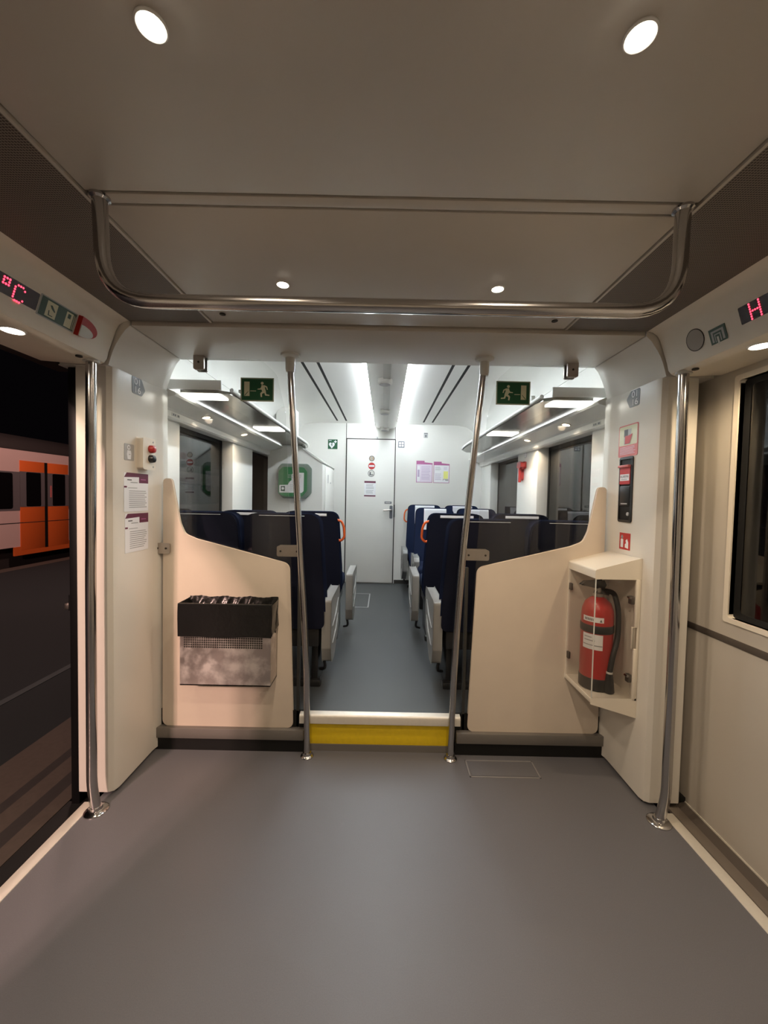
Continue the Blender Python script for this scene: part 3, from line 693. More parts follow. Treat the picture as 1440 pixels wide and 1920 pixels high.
S = Sign((1.1797, 1.925, 1.484), (0, -1, 0), (0, 0, 1), (-1, 0, 0), 0.0008); S.plate([(-0.036, -0.016), (0.036, -0.016), (0.036, 0.016), (-0.036, 0.016)], 'paper'); S.text('ALARMA', 0, 0.004, 0.017, 'inkd', 1); S.rect(-0.026, 0.022, -0.011, -0.008, 'ink', 1); S.build('label_plate', lv)
b = MB(); b.box(1.181, 1.1868, 1.886, 1.962, 1.345, 1.442, 'blackp', 0.002); b.box(1.1805, 1.182, 1.90, 1.95, 1.352, 1.358, 'signmid'); b.build('lower_cover', t)
b = MB(); b.lathe([(0.009, 1.1868), (0.009, 1.182), (0.004, 1.181)], (0, 1.896, 1.305), 'signmid', 16, 'x'); b.build('key_lock', t)
S = rw(1.914, 1.170); S.plate([(-0.042, -0.041), (0.042, -0.041), (0.042, 0.041), (-0.042, 0.041)], 'redsign')
S.poly(rrect(-0.031, -0.010, -0.031, 0.010, 0.004), 'paper', 1); S.poly(circ(-0.021, 0.020, 0.008), 'paper', 1); S.rect(-0.024, -0.018, 0.010, 0.030, 'paper', 1)
S.poly([(0.004, -0.030), (0.030, -0.034), (0.030, -0.004), (0.020, 0.014), (0.008, 0.004), (0.012, -0.008), (0.004, -0.014)], 'paper', 1)
S.build('fire_extinguisher_sign', label='small red fire extinguisher pictogram under the alarm box', cat='sign')

# ================================================================== WASTE BIN
t = thing('waste_bin', 'steel wall bin with black liner on the beige panel', 'bin', (-0.78, 1.98, 0.40))
x0, x1, y0, y1, zb, zt = -1.014, -0.545, 1.912, PART-0.022, 0.402, 0.815
b = MB(); w = 0.006
b.box(x0+0.006, x1-0.010, y0+0.006, y0+0.012, zb, 0.70, 'binsteel'); b.box(x0+0.006, x0+0.012, y0+0.010, y1, zb, 0.70, 'binsteel'); b.box(x1-0.016, x1-0.010, y0+0.010, y1, zb, 0.70, 'binsteel')
b.box(x0+0.006, x1-0.010, y0+0.006, y1, zb, zb+0.006, 'binsteel'); b.box(x0+0.006, x1-0.010, y1-0.006, y1, zb, 0.70, 'binsteel')
cs = b.build('steel_case', t)
b = MB()
for r in range(5):
    for c in range(36): 
        xx = x0+0.030 + c*(x1-x0-0.085)/35; zz = 0.644 - r*0.0115
        b.lathe([(0.0046, 0), (0.0046, 0.0012)], (xx, y0+0.0050, zz), 'seam', 8, 'y')
o = b.build('perforation', cs); 
b = MB()   # liner folded over the rim, open at the top
def wav(x, a): return a*(sin(x*61.0)+0.6*sin(x*113+1))
N = 40
def front(u, v):
    x = x0 + (x1-0.004-x0)*u; z = zt + (0.652-zt)*v + (0.0018*sin(u*9+0.5) if v == 1 else 0)
    return Vector((x, y0 - 0.004 - 0.003*sin(v*3)*sin(u*5+1), z))
b.grid(front, N, 8, 'liner')
def sideR(u, v): 
    y = y0-0.004 + (y1-y0+0.004)*u; z = zt + 0.004*u + ((0.652+0.02*u)-zt)*v
    return Vector((x1-0.004 + 0.003*sin(v*4+u*3), y, z))
b.grid(sideR, 8, 8, 'liner')
b.grid(lambda u, v: Vector((x0 - 0.002*sin(v*4), y0-0.004+(y1-y0+0.004)*u, zt + 0.004*u + (0.655-zt)*v)), 8, 8, 'liner')
b.grid(lambda u, v: Vector((x0+(x1-x0-0.004)*u, y0-0.004+0.014*v, zt + 0.004*sin(v*pi))), N, 3, 'liner')
b.grid(lambda u, v: Vector((x0+(x1-x0-0.004)*u, y0+0.010, zt - 0.16*v)), N, 3, 'liner')
b.grid(lambda u, v: Vector((x0+0.012*v, y0-0.004+(y1-y0+0.004)*u, zt+0.003-0.15*v*v)), 8, 5, 'liner')
b.grid(lambda u, v: Vector((x1-0.004-0.012*v, y0-0.004+(y1-y0+0.004)*u, zt+0.003-0.15*v*v)), 8, 5, 'liner')
def back(u, v):
    x = x0 + (x1-0.004-x0)*u
    cr = abs(sin(u*23+2.2*sin(v*7)))*0.6 + abs(sin(u*51+v*9))*0.4        # crumpled plastic
    return Vector((x, y1 - 0.004 - 0.034*v*v - 0.020*cr*min(1, v*3), zt+0.008 + 0.007*abs(sin(u*11+0.4))*(1-v) - 0.004*cr - 0.17*v))
b.grid(back, 110, 16, 'liner')
b.grid(lambda u, v: Vector((x0+0.01+(x1-x0-0.02)*u, y0+0.01+(y1-y0-0.02)*v, zt-0.13+0.02*sin(u*31)*sin(v*9+u*12))), 40, 10, 'liner')
b.build('bin_liner', t)

# ================================================================== FIRE EXTINGUISHER BOX
t = thing('extinguisher_cabinet', 'cream corner cabinet with clear doors holding a fire extinguisher', 'cabinet', (1.08, 1.92, 0.38))
cx0, cx1, cy0, cy1 = 0.975, 1.187, 1.775, PART-0.022
def zt_(x): return 1.048 + (x-cx0)/(cx1-cx0)*0.058
def zb_(x): return 0.424 - (x-cx0)/(cx1-cx0)*0.062
b = MB(); b.prism(rounded([(cx0, 1.008), (cx1, 1.008), (cx1, zt_(cx1)), (cx0, zt_(cx0))], [0.002, 0.002, 0.004, 0.010]), 'y', cy0, cy1, 'cream', 0.003); b.build('top_hood', t)
b = MB(); b.prism([(cx0, zb_(cx0)), (cx1, zb_(cx1)), (cx1, 0.448), (cx0, 0.448)], 'y', cy0, cy1, 'cream', 0.003); b.build('bottom_tray', t)
b = MB(); b.box(cx1-0.012, cx1, cy0, cy0+0.02, 0.44, 1.01, 'cream', 0.002); b.box(cx1-0.024, cx1-0.010, cy0-0.003, cy0+0.012, 0.785, 1.008, 'cream', 0.002); b.box(cx1-0.024, cx1-0.010, cy0-0.003, cy0+0.012, 0.448, 0.685, 'cream', 0.002)
b.box(cx1-0.034, cx1-0.018, cy0+0.002, cy0+0.014, 0.685, 0.785, 'cream', 0.002); b.build('side_post', t)
b = MB(); b.box(cx0, cx1, cy1-0.010, cy1, 0.448, 1.008, 'cream'); b.box(cx1-0.006, cx1, cy0+0.02, cy1, 0.448, 1.008, 'cream'); b.box(1.138, 1.160, cy1-0.03, cy1-0.008, 0.448, 0.89, 'cream', 0.003); b.build('back_panel', t)
b = MB(); b.box(cx0+0.004, cx1-0.014, cy0+0.002, cy0+0.005, 0.449, 1.007, 'cover'); b.build('front_pane', t)
b = MB(); b.box(cx0+0.002, cx0+0.005, cy0+0.002, cy1-0.02, 0.449, 1.007, 'cover'); b.build('side_pane', t)
b = MB(); b.box(cx0+0.001, cx0+0.005, cy0+0.001, cy0+0.005, 0.449, 1.007, 'pgrey'); b.build('pane_edge', t)
for z in (0.920, 0.560):
    b = MB(); b.box(cx0-0.004, cx0+0.008, 1.998, 2.020, z-0.018, z+0.018, 'doorgrey', 0.003); b.build('hinge', t)
for z in (0.912, 0.545):
    b = MB(); b.box(1.146, 1.164, cy0+0.006, cy0+0.03, z-0.022, z+0.016, 'doorgrey', 0.003); b.lathe([(0.006, 0), (0.006, 0.02)], (1.143, cy0+0.004, z+0.01), 'steel', 12, 'y'); b.build('latch', t)
t = thing('fire_extinguisher', 'red fire extinguisher with black hose standing inside the clear cabinet', 'fire extinguisher', (1.060, 1.905, 0.448))
ex, ey = 1.062, 1.905; R = 0.072
b = MB(); b.lathe([(R*0.9, 0.452), (R, 0.462), (R, 0.80), (R*0.96, 0.835), (R*0.8, 0.868), (R*0.5, 0.888), (0.022, 0.896)], (ex, ey, 0), 'red', 40); b.build('tank', t)
b = MB(); b.lathe([(R*0.94, 0.4485), (R*1.03, 0.452), (R*1.03, 0.505), (R*0.99, 0.510)], (ex, ey, 0), 'blackp', 40); b.build('base_ring', t)
b = MB(); b.lathe([(R*1.01, 0.728), (R*1.04, 0.732), (R*1.04, 0.762), (R*1.01, 0.766)], (ex, ey, 0), 'blackp', 40); b.build('strap', t)
def wrap(name, a0, a1, z0, z1, m, r=1.008, extra=None):
    b = MB(); b.grid(lambda u, v: Vector((ex+R*r*sin(a0+(a1-a0)*u), ey-R*r*cos(a0+(a1-a0)*u), z0+(z1-z0)*v)), 16, 1, m)
    if extra: extra(b)
    return b.build(name, t)
def marks1(b):
    for k in range(6):
        a = -1.30+k*0.11; b.grid(lambda u, v: Vector((ex+R*1.013*sin(a+0.07*u), ey-R*1.013*cos(a+0.07*u), 0.789+0.012*v)), 2, 1, 'inkd')
    b.grid(lambda u, v: Vector((ex+R*1.013*sin(-0.36+(0.16*u if v < .5 else 0.08)), ey-R*1.013*cos(-0.36+(0.16*u if v < .5 else 0.08)), 0.787+0.014*v)), 2, 1, 'inkd')
wrap('name_label', -1.45, -0.10, 0.783, 0.808, 'paper', extra=marks1)
def marks2(b):
    for (z, a0, a1) in ((0.706, -1.3, -0.8), (0.690, -1.3, -0.6), (0.668, -1.38, -0.14)):
        b.grid(lambda u, v: Vector((ex+R*1.013*sin(a0+(a1-a0)*u), ey-R*1.013*cos(a0+(a1-a0)*u), z+0.005*v)), 10, 1, 'ink')
wrap('instruction_label', -1.42, -0.12, 0.650, 0.724, 'paper', extra=marks2)
b = MB(); b.lathe([(0.020, 0.894), (0.024, 0.898), (0.024, 0.912), (0.014, 0.918), (0.014, 0.94)], (ex, ey, 0), 'brushed', 20); b.build('valve', t)
b = MB(); b.prism([(-0.085, 0.955), (-0.07, 0.968), (0.02, 0.975), (0.03, 0.955), (0.02, 0.935), (-0.02, 0.942)], 'y', ey-0.012, ey+0.012, 'blackp', 0.003, func=lambda q: Vector((q.x+ex, q.y, q.z))); b.prism([(-0.015, 0.918), (0.045, 0.905), (0.05, 0.915), (0.0, 0.938)], 'y', ey-0.010, ey+0.010, 'blackp', 0.002, func=lambda q: Vector((q.x+ex, q.y, q.z))); b.build('trigger_handle', t)
b = MB(); b.tube(arc_path([(ex+0.02, ey, 0.925), (ex+0.075, ey-0.005, 0.92), (ex+0.088, ey-0.03, 0.83), (ex+0.074, ey-0.05, 0.70), (ex+0.040, ey-0.070, 0.62), (ex+0.026, ey-0.076, 0.545)], 0.05, 6), 0.0125, 'blackp', 14); b.build('hose', t)
b = MB(); b.tube([(ex+0.026, ey-0.076, 0.553), (ex+0.026, ey-0.076, 0.545)], 0.0145, 'pgrey', 14); b.build('hose_ring', t)
b = MB(); b.tube([(ex+0.026, ey-0.076, 0.545), (ex+0.027, ey-0.074, 0.50), (ex+0.03, ey-0.066, 0.455)], [0.014, 0.020, 0.026], 'blackp', 16); b.build('nozzle', t)

# ================================================================== EXIT SIGNS ON THE GLASS
def exit_sign(cx, cz, w, h, flip, lab):
    S = Sign((cx, PART-0.0045, cz), (1, 0, 0), (0, 0, 1), (0, -1, 0)); g = -1 if flip else 1
    S.plate(rrect(-w, w, -h, h, 0.002, 2), 'greenrim'); S.rect(-w+0.006, w-0.006, -h+0.006, h-0.006, 'green', 1)
    def P(pts): return [(g*x, y) for x, y in pts]
    S.poly(P([(0.040, -0.034), (0.068, -0.034), (0.068, 0.040), (0.040, 0.040)]), 'glow', 2)
    S.poly(P([(0.045, -0.010), (0.047, -0.009), (0.067, -0.031), (0.064, -0.033)]), 'green', 3)
    S.poly(P([(0.006, -0.009), (0.036, -0.009), (0.036, -0.006), (0.006, -0.006)]), 'glow', 2)
    # running figure
    S.poly([(g*(-0.026)+0.0075*cos(k*0.45), 0.033+0.0075*sin(k*0.45)) for k in range(14)], 'glow', 2)
    S.poly(P([(-0.040, 0.022), (-0.022, 0.024), (-0.020, 0.004), (-0.028, -0.012), (-0.046, -0.010), (-0.040, 0.008)]), 'glow', 2)
    S.poly(P([(-0.024, 0.020), (-0.016, 0.006), (-0.002, 0.004), (-0.002, 0.000), (-0.020, 0.000), (-0.028, 0.014)]), 'glow', 3)
    S.poly(P([(-0.036, 0.024), (-0.052, 0.016), (-0.056, 0.000), (-0.051, -0.001), (-0.047, 0.011), (-0.034, 0.018)]), 'glow', 3)
    S.poly(P([(-0.034, -0.008), (-0.022, -0.012), (-0.016, -0.020), (-0.019, -0.038), (-0.026, -0.038), (-0.025, -0.022), (-0.038, -0.016)]), 'glow', 3)
    S.poly(P([(-0.044, -0.006), (-0.036, -0.012), (-0.042, -0.030), (-0.064, -0.032), (-0.064, -0.026), (-0.048, -0.024)]), 'glow', 3)
    return S.build('exit_sign', label=lab, cat='sign')
exit_sign(-0.677, 1.911, 0.087, 0.061, True, 'green running man exit sign on the glass above the waste bin')
exit_sign(0.659, 1.920, 0.089, 0.061, False, 'green running man exit sign on the glass on the extinguisher side')

# ================================================================== SALOON: ceiling light channel
t = thing('ceiling_light_channel', 'white central ceiling channel with glowing light strips in the saloon', 'ceiling light', (0, 3.7, HS))
b = MB(); b.prism([(-0.150, HS), (-0.150, 2.315), (-0.115, 2.285), (-0.05, 2.272), (0.05, 2.272), (0.115, 2.285), (0.150, 2.315), (0.150, HS)], 'y', 2.11, 5.19, 'saloon'); b.build('channel', t)
b = MB(); b.box(-0.028, 0.028, 2.11, 5.18, 2.262, 2.274, 'pgrey', 0.002); b.build('centre_strip', t)
for x in (-1, 1):
    b = MB(); b.prism([(x*0.152, HS-0.003), (x*0.152, 2.318), (x*0.156, 2.318), (x*0.178, HS-0.003)], 'y', 2.13, 5.16, 'strip'); b.build('light_strip', t)
for y in (3.04, 4.10, 5.10):
    b = MB(); b.lathe([(0.058, 2.276), (0.058, 2.240), (0.050, 2.232)], (-0.015, y, 0), 'saloon', 28); o = b.build('speaker', t)
    b = MB(); b.lathe([(0.044, 2.2325), (0.042, 2.230)], (-0.015, y, 0), 'signmid', 24); b.build('grille', o)

# ------------------------------------------------------------------ luggage racks
for s, side in ((-1, 'over the AED cabinet side'), (1, 'over the red hammer side')):
    t = thing('luggage_rack', 'long grey luggage rack with glowing underlights %s of the saloon' % side, 'luggage rack', (s*1.0, 3.3, 1.91))
    ye = 4.62
    b = MB()
    poly = [(1.135, 2.16), (0.93, 2.16), (0.872, 2.20), (0.860, 2.26), (0.855, 4.2), (0.88, 4.45), (0.96, ye), (1.135, ye)]
    b.prism([(s*x, y) for x, y in poly], 'z', 1.915, 1.932, 'rackmetal', 0.003); b.build('shelf', t)
    b = MB(); rim = [(s*1.24, 2.155, 1.962), (s*0.93, 2.155, 1.962), (s*0.868, 2.20, 1.955), (s*0.852, 2.27, 1.945), (s*0.848, 4.2, 1.945), (s*0.872, 4.46, 1.945), (s*0.955, ye+0.01, 1.945), (s*1.13, ye+0.02, 1.945)]; rim = [(a, c, z-0.012) for a, c, z in rim]
    b.tube(arc_path(rim[2:], 0.05, 4), 0.0125, 'saloon', 12); b.build('front_rail', t)
    b = MB(); b.box(*sorted((s*0.905, s*1.245)), 2.150, 2.166, 1.932, 1.985, 'white', 0.005); b.build('end_panel', t)
    b = MB(); b.box(*sorted((s*0.845, s*0.868)), 2.30, 2.33, 1.93, 1.975, 'pgrey', 0.003); b.build('bracket', t)
    b = MB(); b.box(*sorted((s*0.925, s*1.165)), 2.185, 2.30, 1.909, 1.916, 'rackglow', 0.002); b.build('underlight', t)
    b = MB(); b.box(*sorted((s*0.865, s*1.085)), 3.20, 3.36, 1.909, 1.916, 'rackglow', 0.002); b.build('underlight', t)
    b = MB(); b.box(*sorted((s*1.139, s*1.150)), 2.12, 4.24, 1.903, 1.912, emit('cove_line_%d' % s, (0.95, 0.97, 1.0), 0.9)); b.build('gap_glow_line', t)  # glowing strip stands in for the light in the gap behind the shelf
for s, side in ((-1, 'on the AED side'), (1, 'on the hammer side')):
    for y, wh in ((2.60, 'first'), (3.30, 'second')):
        t = thing('reading_light', '%s small reading light under the luggage rack %s' % (wh, side), 'reading light', (s*1.19, y, 1.87))
        n = Vector((-s*0.23, 0, -1)).normalized(); T = n.to_track_quat('-Z', 'Y').to_matrix()
        b = MB(); b.lathe([(0.030, 0.004), (0.030, -0.002), (0.026, -0.004)], (s*1.193, y, 1.8705), 'chrome', 20, 'z', T); b.build('trim_ring', t)
        b = MB(); b.lathe([(0.024, -0.003), (0.023, -0.006), (0.001, -0.0065)], (s*1.193, y, 1.8705), 'lampsmall', 20, 'z', T); b.build('lens', t)
        spot('bulb', (s*1.193-s*0.003, y, 1.858), t, P_READ*(3.0 if s > 0 and y > 3 else 1.0), WARM, 140, 0.02, 0.7)
for s, side in ((-1, 'above the window by the bin side screen'), (1, 'above the window by the extinguisher side screen')):
    S = Sign((s*1.2655, 2.36, 1.829), (0, -s, 0), (0, 0, 1), (-s, 0, 0)); S.plate(rrect(-0.045, 0.045, -0.010, 0.010, 0.003, 2), 'pgrey')
    for k, xx in enumerate((-0.034, -0.014, 0.016)): S.rect(xx, xx+0.014+0.008*(k == 2), -0.006, 0.006, 'signgrey', 1)
    S.build('seat_number_label', label='tiny grey seat label under the rack %s' % side, cat='sign')
# white divider at the end of the rack on the cabinet side
MB().prism(rounded([(-1.17, 1.95), (-0.98, 1.95), (-0.98, 2.30), (-1.17, 2.30)], [0, 0, 0.0, 0.03]), 'y', 4.20, 4.40, 'saloon', 0.004).build('rack_divider', label='white upright box standing on the rack above the AED', cat='divider')

# ------------------------------------------------------------------ equipment cabinet and AED
t = thing('equipment_cabinet', 'tall white cabinet with sloping top carrying the green AED', 'cabinet', (-1.0, 4.75, F2))
pc = [(-1.286, F2), (-0.692, F2), (-0.692, 1.73), (-0.930, 1.893), (-1.286, 1.893)]
b = MB(); b.prism(pc, 'y', 4.30, YE-0.004, 'saloon', 0.004); b.build('body', t)
b = MB(); b.prism([(-0.690, 1.730), (-0.676, 1.738), (-0.926, 1.909), (-1.262, 1.909), (-1.262, 1.895), (-0.93, 1.895)], 'y', 4.285, YE-0.004, 'pgrey', 0.002); b.build('top_edge', t)
b = MB(); b.box(-0.6915, -0.680, 4.52, 5.21, F2+0.05, 1.705, 'saloon', 0.004); o = b.build('door', t)
b = MB(); b.box(-0.680, -0.674, 4.66, 4.68, 1.52, 1.62, 'signmid'); b.lathe([(0.010, -0.680), (0.010, -0.674)], (0, 4.88, 1.53), 'signmid', 14, 'x'); b.build('lock', o)
t = thing('defibrillator_box', 'green AED defibrillator in clear grey wall case on the cabinet', 'defibrillator', (-0.98, 4.25, 1.35))
b = MB(); b.prism(rounded([(-1.155, 1.40), (-1.10, 1.345), (-0.87, 1.345), (-0.815, 1.40), (-0.815, 1.66), (-0.85, 1.70), (-1.12, 1.70), (-1.155, 1.66)], 0.02), 'y', 4.255, 4.298, 'greyplate', 0.012); b.build('back_case', t)
b = MB(); b.prism(rounded([(-1.125, 1.39), (-1.06, 1.37), (-0.89, 1.37), (-0.85, 1.42), (-0.85, 1.62), (-0.88, 1.655), (-1.09, 1.655), (-1.125, 1.62)], 0.02), 'y', 4.19, 4.262, 'greenb', 0.015); b.build('green_bag', t)
S = Sign((-0.98, 4.189, 1.50), (1, 0, 0), (0, 0, 1), (0, -1, 0)); S.plate([(-0.15, -0.105), (0.09, -0.105), (0.11, -0.085), (0.112, 0.11), (0.0, 0.11), (-0.02, 0.09), (-0.02, 0.03), (-0.04, 0.015), (-0.06, -0.02), (-0.15, -0.025)], 'paper')
S.rect(-0.135, -0.09, -0.09, -0.035, 'greend', 1); S.disc(-0.112, -0.06, 0.014, 'paper', 2); S.bars(-0.06, 0.09, 0.09, 0.045, 3, 'ink', 1, 0.3); S.bars(-0.04, 0.08, -0.02, -0.09, 4, 'signmid', 1, 0.25); S.build('instruction_card', t)
b = MB(); b.prism(rounded([(-1.145, 1.40), (-1.09, 1.352), (-0.88, 1.352), (-0.825, 1.40), (-0.825, 1.65), (-0.86, 1.69), (-1.11, 1.69), (-1.145, 1.65)], 0.02), 'y', 4.172, 4.178, 'cover', 0.002); b.build('clear_cover', t)

# ------------------------------------------------------------------ red emergency hammer holder
t = thing('emergency_hammer', 'red emergency hammer holder on the white pier between windows', 'hammer', (1.30, 3.63, 1.6))
b = MB(); b.prism(rounded([(3.60, 1.715), (3.60, 1.665), (3.66, 1.655), (3.66, 1.56), (3.70, 1.545), (3.70, 1.70), (3.67, 1.725)], 0.008), 'x', 1.262, 1.299, 'redsign', 0.004); b.build('holder', t)
b = MB(); b.prism(rrect(3.585, 3.675, 1.668, 1.712, 0.012), 'x', 1.240, 1.285, 'red', 0.006); b.build('hammer_head', t)
b = MB(); b.box(1.250, 1.272, 3.640, 3.672, 1.53, 1.67, 'red', 0.006); b.build('grip', t)
S = Sign((1.2995, 3.63, 1.79), (0, -1, 0), (0, 0, 1), (-1, 0, 0)); S.plate(circ(0, 0, 0.036), 'signmid'); S.disc(0, 0, 0.029, 'paper', 1); S.rect(-0.006, 0.006, -0.018, 0.018, 'signmid', 2); S.build('round_pictogram', label='small round pictogram above the red emergency hammer', cat='sign')

# ------------------------------------------------------------------ end wall signs
def ew(x, z, y=YE-0.0005, t=0.0015): return Sign((x, y, z), (1, 0, 0), (0, 0, 1), (0, -1, 0), t)
S = ew(-0.707, 2.065); S.plate(rrect(-0.064, 0.064, -0.064, 0.064, 0.002, 2), 'green')
S.poly([(-0.012+0.0034*(16*sin(a)**3)*0.72, -0.012+0.0034*0.85*(13*cos(a)-5*cos(2*a)-2*cos(3*a)-cos(4*a))) for a in [2*pi*k/40 for k in range(40)]], 'paper', 1)
S.poly([(-0.016, 0.008), (-0.002, 0.008), (-0.010, -0.008), (0.0, -0.008), (-0.018, -0.034), (-0.012, -0.014), (-0.022, -0.014)], 'green', 2)
S.rect(0.030, 0.042, 0.016, 0.052, 'paper', 1); S.rect(0.018, 0.054, 0.028, 0.040, 'paper', 1); S.rect(-0.052, -0.016, 0.046, 0.052, 'paper', 1)
S.build('aed_sign', label='green heart AED sign on the end wall', cat='sign')
S = ew(0.214, 2.080); S.plate(rrect(-0.043, 0.043, -0.043, 0.043, 0.008), 'signgrey'); 
for (a, c) in ((-1, 1), (1, 1), (-1, -1), (1, -1)): S.rect(min(a*0.004, a*0.032), max(a*0.004, a*0.032), min(c*0.004, c*0.030), max(c*0.004, c*0.030), 'paper', 1)
S.build('grid_sign', label='small grey sign with four white squares right of the door', cat='sign')
S = ew(0.540, 2.208); S.plate(rrect(-0.028, 0.028, -0.034, 0.034, 0.004), 'signmid'); S.rect(-0.022, 0.022, 0.022, 0.030, 'inkd', 1); S.disc(0, -0.004, 0.010, 'inkd', 1); S.rect(-0.007, 0.007, -0.026, -0.004, 'inkd', 1)
S.build('keyhole_sign', label='tiny grey keyhole sticker high above the two posters', cat='sign')
S = ew(-0.196, 2.157, t=0.004); S.plate(rrect(-0.097, 0.097, -0.016, 0.016, 0.002, 2), 'signmid'); S.rect(-0.085, 0.080, -0.010, 0.008, 'pgrey', 1); S.build('number_plate', label='narrow grey plate above the end door', cat='sign')
yd = YE-0.0225
S = ew(-0.178, 1.883, yd); S.plate(circ(0, 0, 0.037, 28), 'inkd'); S.disc(0, 0, 0.030, 'tan', 1); S.poly([(-0.012, 0.026), (0.008, 0.026), (-0.002, 0.0), (0.014, -0.022), (-0.004, -0.026), (-0.012, 0.0)], 'signmid', 2); S.build('pictogram_disc', label='round pale pictogram, topmost of three discs on the end door', cat='sign')
S = ew(-0.178, 1.783, yd); S.plate(circ(0, 0, 0.046, 28), 'redsign'); S.rect(-0.036, 0.036, -0.011, 0.011, 'paper', 1); S.build('no_entry_sign', label='round red no entry sign on the end door', cat='sign')
S = ew(-0.182, 1.683, yd); S.plate(circ(0, 0, 0.045, 28), 'inkd'); S.disc(0, 0, 0.039, 'pgrey', 1); S.rect(-0.022, -0.006, -0.016, 0.018, 'inkd', 2); S.rect(-0.026, 0.026, -0.022, -0.012, 'inkd', 2); S.build('pictogram_disc', label='round grey pictogram under the red no entry sign', cat='sign')
S = ew(-0.198, 1.478, yd); S.plate([(-0.075, -0.103), (0.078, -0.103), (0.078, 0.103), (-0.072, 0.103)], 'paper'); S.rect(-0.074, 0.078, 0.078, 0.103, 'purple', 1); S.rect(-0.075, 0.078, -0.103, -0.086, 'purple', 1); S.bars(-0.05, 0.055, 0.062, -0.01, 4, 'ink', 1, 0.35); S.bars(-0.05, 0.055, -0.02, -0.072, 3, 'ink', 1, 0.35); S.build('door_notice', label='white notice with purple bars on the end door', cat='notice')
S = ew(0.051, 1.296, yd, 0.003); S.plate(rrect(-0.047, 0.047, -0.015, 0.015, 0.003, 2), 'signgrey'); S.rect(-0.036, 0.032, -0.005, 0.005, 'pgrey', 1); S.build('lock_label', label='small grey label above the end door handle', cat='sign')
def poster(x0, x1, z0, z1, kind, lab):
    S = ew((x0+x1)/2, (z0+z1)/2); w, h = (x1-x0)/2, (z1-z0)/2
    S.plate([(-w, -h), (w, -h), (w, h-0.030), (0, h-0.020), (0, h), (-w, h)], 'magenta'); 
    S.rect(-w+0.006, w-0.006, -h+0.006, h-0.048, 'pink' if kind else 'paper', 1)
    if kind:
        S.rect(-w+0.014, -w+0.050, -h+0.02, h-0.07, 'paper', 2); S.rect(-w+0.018, -w+0.044, -h+0.075, h-0.12, 'violet', 3); S.bars(-w+0.07, w-0.02, h-0.075, -h+0.03, 9, 'violet', 2, 0.3)
    else:
        S.bars(-w+0.02, 0.0, h-0.07, 0.02, 4, 'ink', 2, 0.3); S.bars(-w+0.02, 0.0, -0.02, -h+0.03, 6, 'violet', 2, 0.3); S.bars(0.03, w-0.02, h-0.07, 0.03, 4, 'violet', 2, 0.3)
        S.rect(0.028, w-0.018, -0.085, 0.015, 'ybright', 2); S.rect(0.02, w-0.012, -h+0.03, -0.088, 'signmid', 2); S.disc(0.04, -0.11, 0.014, 'paper', 3)
    return S.build('poster', label=lab, cat='poster')
poster(0.422, 0.640, 1.577, 1.868, True, 'pale pink poster with purple header beside the other poster')
poster(0.655, 0.868, 1.575, 1.860, False, 'white poster with purple header and yellow square')

